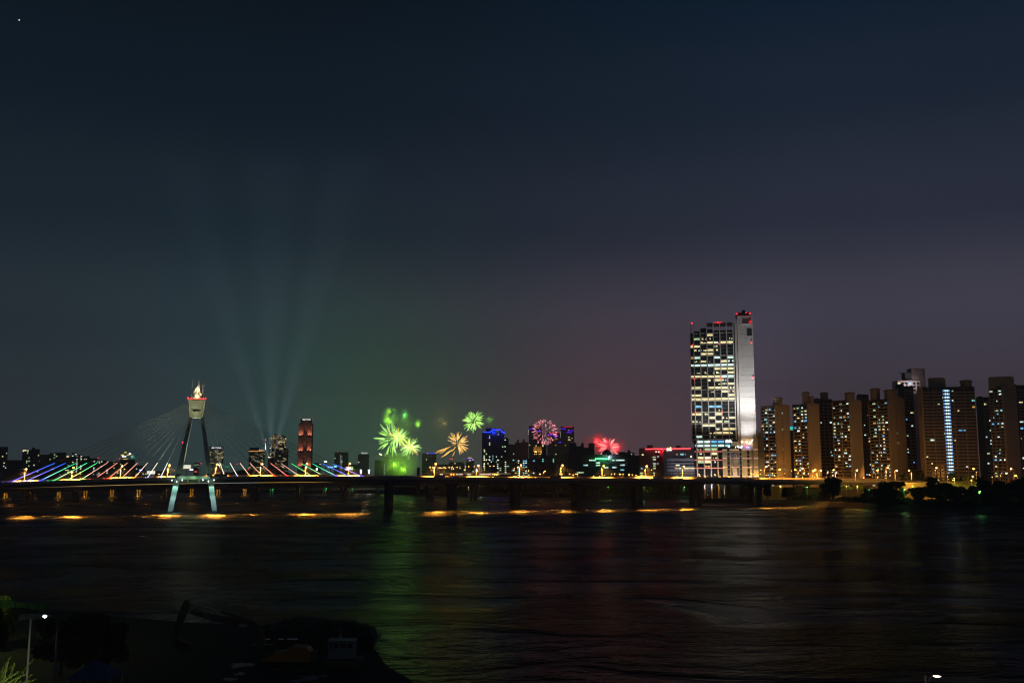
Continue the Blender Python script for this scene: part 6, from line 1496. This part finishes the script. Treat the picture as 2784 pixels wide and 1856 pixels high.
# bright-edged mast
Yp = 62; top = at(108, 1683, Yp); e = empty('lamp_mast', (hx(103.5, Yp)+.05, Yp, 2.0), 'tall thin mast with a brightly lit edge at lower left', 'mast')
MB().ring([(0,0,0), (.02, 0, 8), (.05, 0, top.z-2)], [.10, .085, .05], 10).build('mast', mat('mast_white', (.75, .75, .68), .4, var=0), e)
street_lamp(Vector((hx(-150, 42), 40, 2)), 19.5, 'yard lamp beyond the left edge lighting the mast and bottom shrub', 1500, (1, .95, .60), gm=LAMPW, rz=0)
# bottom-left feathery shrub: upright leafy shoots
def feathery():
    Y = 46; bx = hx(30, Y); e = empty('feathery_shrub', (bx, Y, 2.0), 'feathery shrub of upright shoots lit lime green in the bottom left corner', 'shrub')
    r = random.Random(9); zc = at(30, 1884, Y).z - 2
    MB().ring([(0,0,0),(0.1,0,zc*.5),(0,0,zc)], [.12,.09,.06], 8).build('trunk', BARK, e)
    V = []; 
    for i in range(120):
        a = r.uniform(-1.25, 1.1); ln = r.uniform(.6, 1.7); lean = Vector((sin(a)*.9, r.uniform(-.5, .4), cos(a)))
        b = Vector((r.uniform(-.7, .5), r.uniform(-.5, .5), zc + r.uniform(-.5, .25))); P = [b + lean*ln*t + Vector((sin(a)*.25*t*t, 0, -.12*t*t)) for t in (0, .33, .66, 1)]
        mb = MB(); mb.ring(P, [.022, .018, .012, .005], 5)
        for k in range(120):
            t = r.uniform(.1, 1); p = b + lean*ln*t + Vector((sin(a)*.25*t*t, 0, -.12*t*t)); q = Vector((r.gauss(0, 1), r.gauss(0, 1), r.gauss(.5, 1))).normalized(); s2 = q.cross(lean).normalized()*.020
            L_ = r.uniform(.05, .11); mb.quad(p-s2*.3, p+q*L_*.5-s2, p+q*L_, p+q*L_*.5+s2)
        mb.build('leafy_shoot', LEAF2, e)
feathery()
# blue canopy tent
Y = 141; C = Vector((hx(289, Y), Y, 2.0)); e = empty('canopy_tent', C, 'dark blue canopy tent on thin legs in the yard', 'tent'); BLUE = mat('tent_blue', (.010, .045, .16), .7, var=.2, scale=1)
hw, hd_t, ze = 2.95, 2.2, zt_off(289, 1833, Y)-2.0; zp = zt_off(285, 1795, Y)-2.0
co = [(-hw,-hd_t), (hw,-hd_t+.2), (hw,hd_t), (-hw,hd_t)]
mb = MB(); mb.v = [(x, y, ze) for x, y in co] + [(-.3, 0, zp), (.3, 0, zp)]; mb.f = [(0,1,5,4), (2,3,4,5), (1,2,5), (3,0,4)]; mb.build('roof_cloth', BLUE, e)
for (x0, y0), (x1, y1) in zip(co, co[1:]+co[:1]): MB().quad((x0,y0,ze-.3), (x1,y1,ze-.3), (x1,y1,ze-.005), (x0,y0,ze-.005)).build('valance', BLUE, e)
for x, y in co: MB().ring([(x*.97,y*.97,0),(x*.97,y*.97,ze-.05)], .05, 6).build('leg', GALV, e)
# excavator
YE = 160.0; EXB = Vector((hx(775, YE), YE, 2.0)); ex = empty('excavator', EXB, 'large excavator with its boom raised to the left, nearly black against the water', 'excavator')
def E(px, py, dy=0): p = at(px, py, YE+dy); return p - EXB
EXY = mat('machine_orange', (.20, .095, .012), .5, var=.15, scale=1); EXD = mat('machine_dark', (.05, .045, .03), .6, var=.15)
def arm(pts, ws, m_, nm, th=.55, label=None):
    mb = MB(); P = [E(*p) for p in pts]
    for i in range(len(P)-1):
        a, b = P[i], P[i+1]; d = (b-a).normalized(); n = Vector((-d.z, 0, d.x)); wa, wb_ = ws[i], ws[i+1]; t = Vector((0, th/2, 0))
        mb.hexa([a-n*wa-t, b-n*wb_-t, b-n*wb_+t, a-n*wa+t, a+n*wa-t, b+n*wb_-t, b+n*wb_+t, a+n*wa+t])
    return mb.build(nm, m_, ex, label=label)
boom = arm([(714, 1752), (704, 1712), (683, 1694), (600, 1682), (520, 1662)], [.55, .6, .62, .5, .3], EXD, 'boom')
arm([(509, 1631), (503, 1650), (492, 1680), (478, 1722), (474, 1740)], [.35, .62, .55, .45, .3], EXD, 'stick', .45)
arm([(511, 1634), (560, 1648), (600, 1661)], [.09, .1, .13], GALV, 'hydraulic_rod', .18); arm([(600, 1661), (640, 1674), (668, 1684)], [.2, .2, .2], EXD, 'hydraulic_cylinder', .3)
arm([(474, 1740), (486, 1752), (505, 1757), (515, 1748)], [.5, .75, .7, .3], EXD, 'bucket', 1.3)
arm([(716, 1760), (700, 1722)], [.18, .14], EXD, 'lift_cylinder', .3)
lt = text_on('VOLVO', boom, tuple(E(577, 1676, -.45)), 2.75, .55, mat('letter_grey', (.22, .22, .2), .6, var=0)); lt.rotation_euler = (0, radians(12), 0)
MB().obox(E(650, 1703, -.35), Vector((.98, 0, -.2)), Vector((0, 1, 0)), (0, 1.3), (0, .38), (-.05, .05)).build('boom_plate', mat('plate_grey', (.28, .28, .25), .6), boom, label='pale plate near the boom bend')
def slabx(nm, a, b, y0, y1, d0, d1, m_, label=None):
    x0, z1 = E(a, y0).x, E(a, y0).z; x1, z0 = E(b, y1).x, E(b, y1).z
    return MB().box(((x0+x1)/2, (d0+d1)/2, (z0+z1)/2), (x1-x0, d1-d0, z1-z0)).build(nm, m_, ex, label=label)
mb = MB(); P = [(E(a, y).x, E(a, y).z) for a, y in ((712, 1794), (848, 1794), (850, 1772), (840, 1756), (800, 1752), (780, 1766), (742, 1772), (724, 1785))]; mb.prism(P, -1.4, 1.4); mb.build('upper_body', EXY, ex)
slabx('cab', 722, 748, 1748, 1778, -1.5, -.2, EXD); slabx('cab_window', 725, 745, 1751, 1764, -1.56, -1.5, GLASSD)
slabx('counterweight', 848, 862, 1768, 1794, -1.4, 1.4, EXD)
for y0 in (-1.7, 1.0):
    mb = MB(); P = []
    for a, y in ((725, 1800), (850, 1800), (858, 1806), (850, 1813), (725, 1813), (716, 1806)): P.append((E(a, y).x, max(0.02, E(a, y).z)))
    mb.prism(P, y0, y0+.7); mb.build('track', EXD, ex)
# moored work barge with covered heap and a small wheelhouse boat
YB = 176.0; BB = Vector((hx(865, YB), YB, 0)); bg = empty('work_barge', BB, 'long black work barge with a tarpaulin-covered heap behind the excavator', 'barge')
def Q(px, py, Y_=YB): p = at(px, py, Y_); return (p.x-BB.x, p.z)
mb = MB(); mb.prism([Q(690, 1775), Q(1000, 1775), Q(1016, 1752), Q(690, 1750)], -2, 12); mb.build('hull', EXD, bg)
TARP = mat('tarpaulin', (.03, .03, .028), .85, var=.3, scale=.5, bump=.3)
mb = MB(); mb.prism([Q(700, 1750), Q(1008, 1752), Q(1000, 1723), Q(950, 1716), (Q(900, 1707)), Q(850, 1700), Q(812, 1697), Q(770, 1702), Q(712, 1711)], -1, 9); mb.build('covered_heap', TARP, bg)
r_ = random.Random(3); cl_ = []
for k in range(60):
    a_ = r_.uniform(705, 1005); t_ = 1697+abs(a_-812)*(.14 if a_ < 812 else .115)
    x_, z_ = Q(a_, t_+r_.uniform(-2, 10)); cl_.append(((x_, r_.uniform(-.5, 7), z_), r_.uniform(.35, 1.1)))
ob_ = bpy.data.objects.new('loose_debris', leaf_cloud('debris_mesh', EXD, cl_, 5000, .22, 8)); link(ob_, bg); ob_['kind'] = 'stuff'
for a, y, w_ in ((808, 1693, 5), (747, 1702, 1.5), (898, 1705, 1.6)): mb = MB(); x, z = Q(a, y); mb.box((x, 2, z), (w_*.13, .6, .8)); mb.build('deck_fitting', EXD, bg)
for k in range(4): x, z = Q(1003, 1735+16*k, YB-3); MB().ring([(x, -3.4, z), (x, -2.6, z)], [.85, .85], 14).build('tyre_fender', TYRE, bg)
for a in (732, 768, 792, 806): x, z = Q(a, 1733); MB().box((x, -1.15, z), (.9, .1, .12)).build('reflector_strip', mat('reflector', (.5, .55, .65), .4, emit=(.35, .45, .6), es=.03, var=0), bg)
YW = 158.0; WB = Vector((hx(932, YW), YW, 0)); wt = empty('work_boat', WB, 'small work boat with a pale wheelhouse of three windows and a mast', 'boat')
def R(px, py): p = at(px, py, YW); return (p.x-WB.x, p.z)
x0, z1 = R(893, 1743); x1, z0 = R(962, 1790); WH = mat('wheelhouse_paint', (.09, .13, .15), .5, var=.1, scale=1, emit=(.3, .4, .45), es=.0)
mb = MB(); mb.box(((x0+x1)/2, 1.2, (z0+z1)/2), (x1-x0, 2.4, z1-z0)); mb.build('wheelhouse', WH, wt); MB().box(((x0+x1)/2, 1.2, z1+.08), (x1-x0+.4, 2.8, .14)).build('wheelhouse_roof', WH, wt)
for a, b in ((908, 920), (926, 941), (946, 957)): xa, za = R(a, 1748); xb, zb_ = R(b, 1760); MB().box(((xa+xb)/2, -.03, (za+zb_)/2), (xb-xa, .1, za-zb_)).build('window', GLASSD, wt)
xa, za = R(897, 1747); xb, zb_ = R(904, 1762); MB().box(((xa+xb)/2, -.03, (za+zb_)/2), (xb-xa, .1, za-zb_)).build('window', GLASSD, wt)
xm, zm = R(923, 1716); MB().ring([(xm, 1, z1), (xm, 1, zm)], [.07, .04], 6).build('mast', GALV, wt); MB().ring([(xm-.4, 1, zm-.9), (xm+.4, 1, zm-.9)], .05, 6).build('mast_yard', GALV, wt)
mb = MB(); h0, hz = R(880, 1792); h1, _ = R(978, 1792); mb.hexa([(h0+.8,-.8,-.4),(h1-.6,-.8,-.4),(h1-.6,3,-.4),(h0+.8,3,-.4),(h0,-1.2,hz),(h1+.5,-1.0,hz),(h1+.5,3.4,hz),(h0,3.4,hz)]); mb.build('hull', EXD, wt)
# scattered sheets and puddles on the ground
PUD = mat('puddle', (.02, .022, .025), .35, var=0, spec=.7)
PL = ['long pale puddle left of the excavator tracks', 'small puddle just below the excavator tracks', 'puddle at the right end of the excavator tracks', 'puddle in the yard, second row below the excavator', 'lowest pale puddle left of the excavator', 'largest puddle below the work boat', 'small puddle nearest the wheelhouse boat']
for i, (px, py, rx) in enumerate(((655, 1806, 3.0), (750, 1820, 1.3), (820, 1820, 2.2), (650, 1830, 1.8), (635, 1845, 2.2), (830, 1845, 3.0), (880, 1835, 1.2))):
    c = on_level(px, py, 2.006); r = random.Random(i); mb = MB(); n = 14
    for k in range(n): a = 2*pi*k/n; q = rx*.55*r.uniform(.3, 1.5); mb.v.append((c.x+q*cos(a), c.y+q*1.3*sin(a), 2.006))
    mb.f.append(tuple(range(n))); tag(mb.build('puddle', PUD), PL[i], 'puddle', 'puddles on the yard ground')
# bottom-right lamp
Yr = 60; hp = at(2536, 1836, Yr); base = Vector((hx(2516, Yr), Yr, 2)); base.x = at(2516, 1850, Yr).x
e = empty('street_lamp', base, 'tall street lamp with a curved arm and glowing head at the bottom right', 'street lamp')
H_ = hp.z-2; MB().ring([(0,0,0),(0,0,H_-.0)], [.10,.07], 8).build('pole', POLEM, e)
x1_ = at(2537, 1835, Yr).x-base.x; MB().ring([(0,0,H_-1.6),(.12,0,H_-.7),(x1_*.55,0,H_-.12),(x1_,0,H_+.0)], .035, 8).build('arm', POLEM, e)
MB().ring([(x1_-.02,0,H_+.06),(x1_+.15,0,H_+.1),(x1_+.46,0,H_+.02)], [.04,.10,.05], 8).build('lamp_head', STEELD, e)
MB().ring([(x1_,0,H_+.0),(x1_+.22,0,H_-.01),(x1_+.44,0,H_-.02)], [.03,.07,.03], 8).build('lamp_glass', glow('lamp_warm_near', (1, .72, .45), 14), e)
l = spot('lamp_light', (0,0,0), (0,0,-1), 700, (1, .6, .35), 120, None, .8, .04); l.parent = e; l.location = (x1_+.22, 0, H_-.12); l.rotation_quaternion = (1,0,0,0)
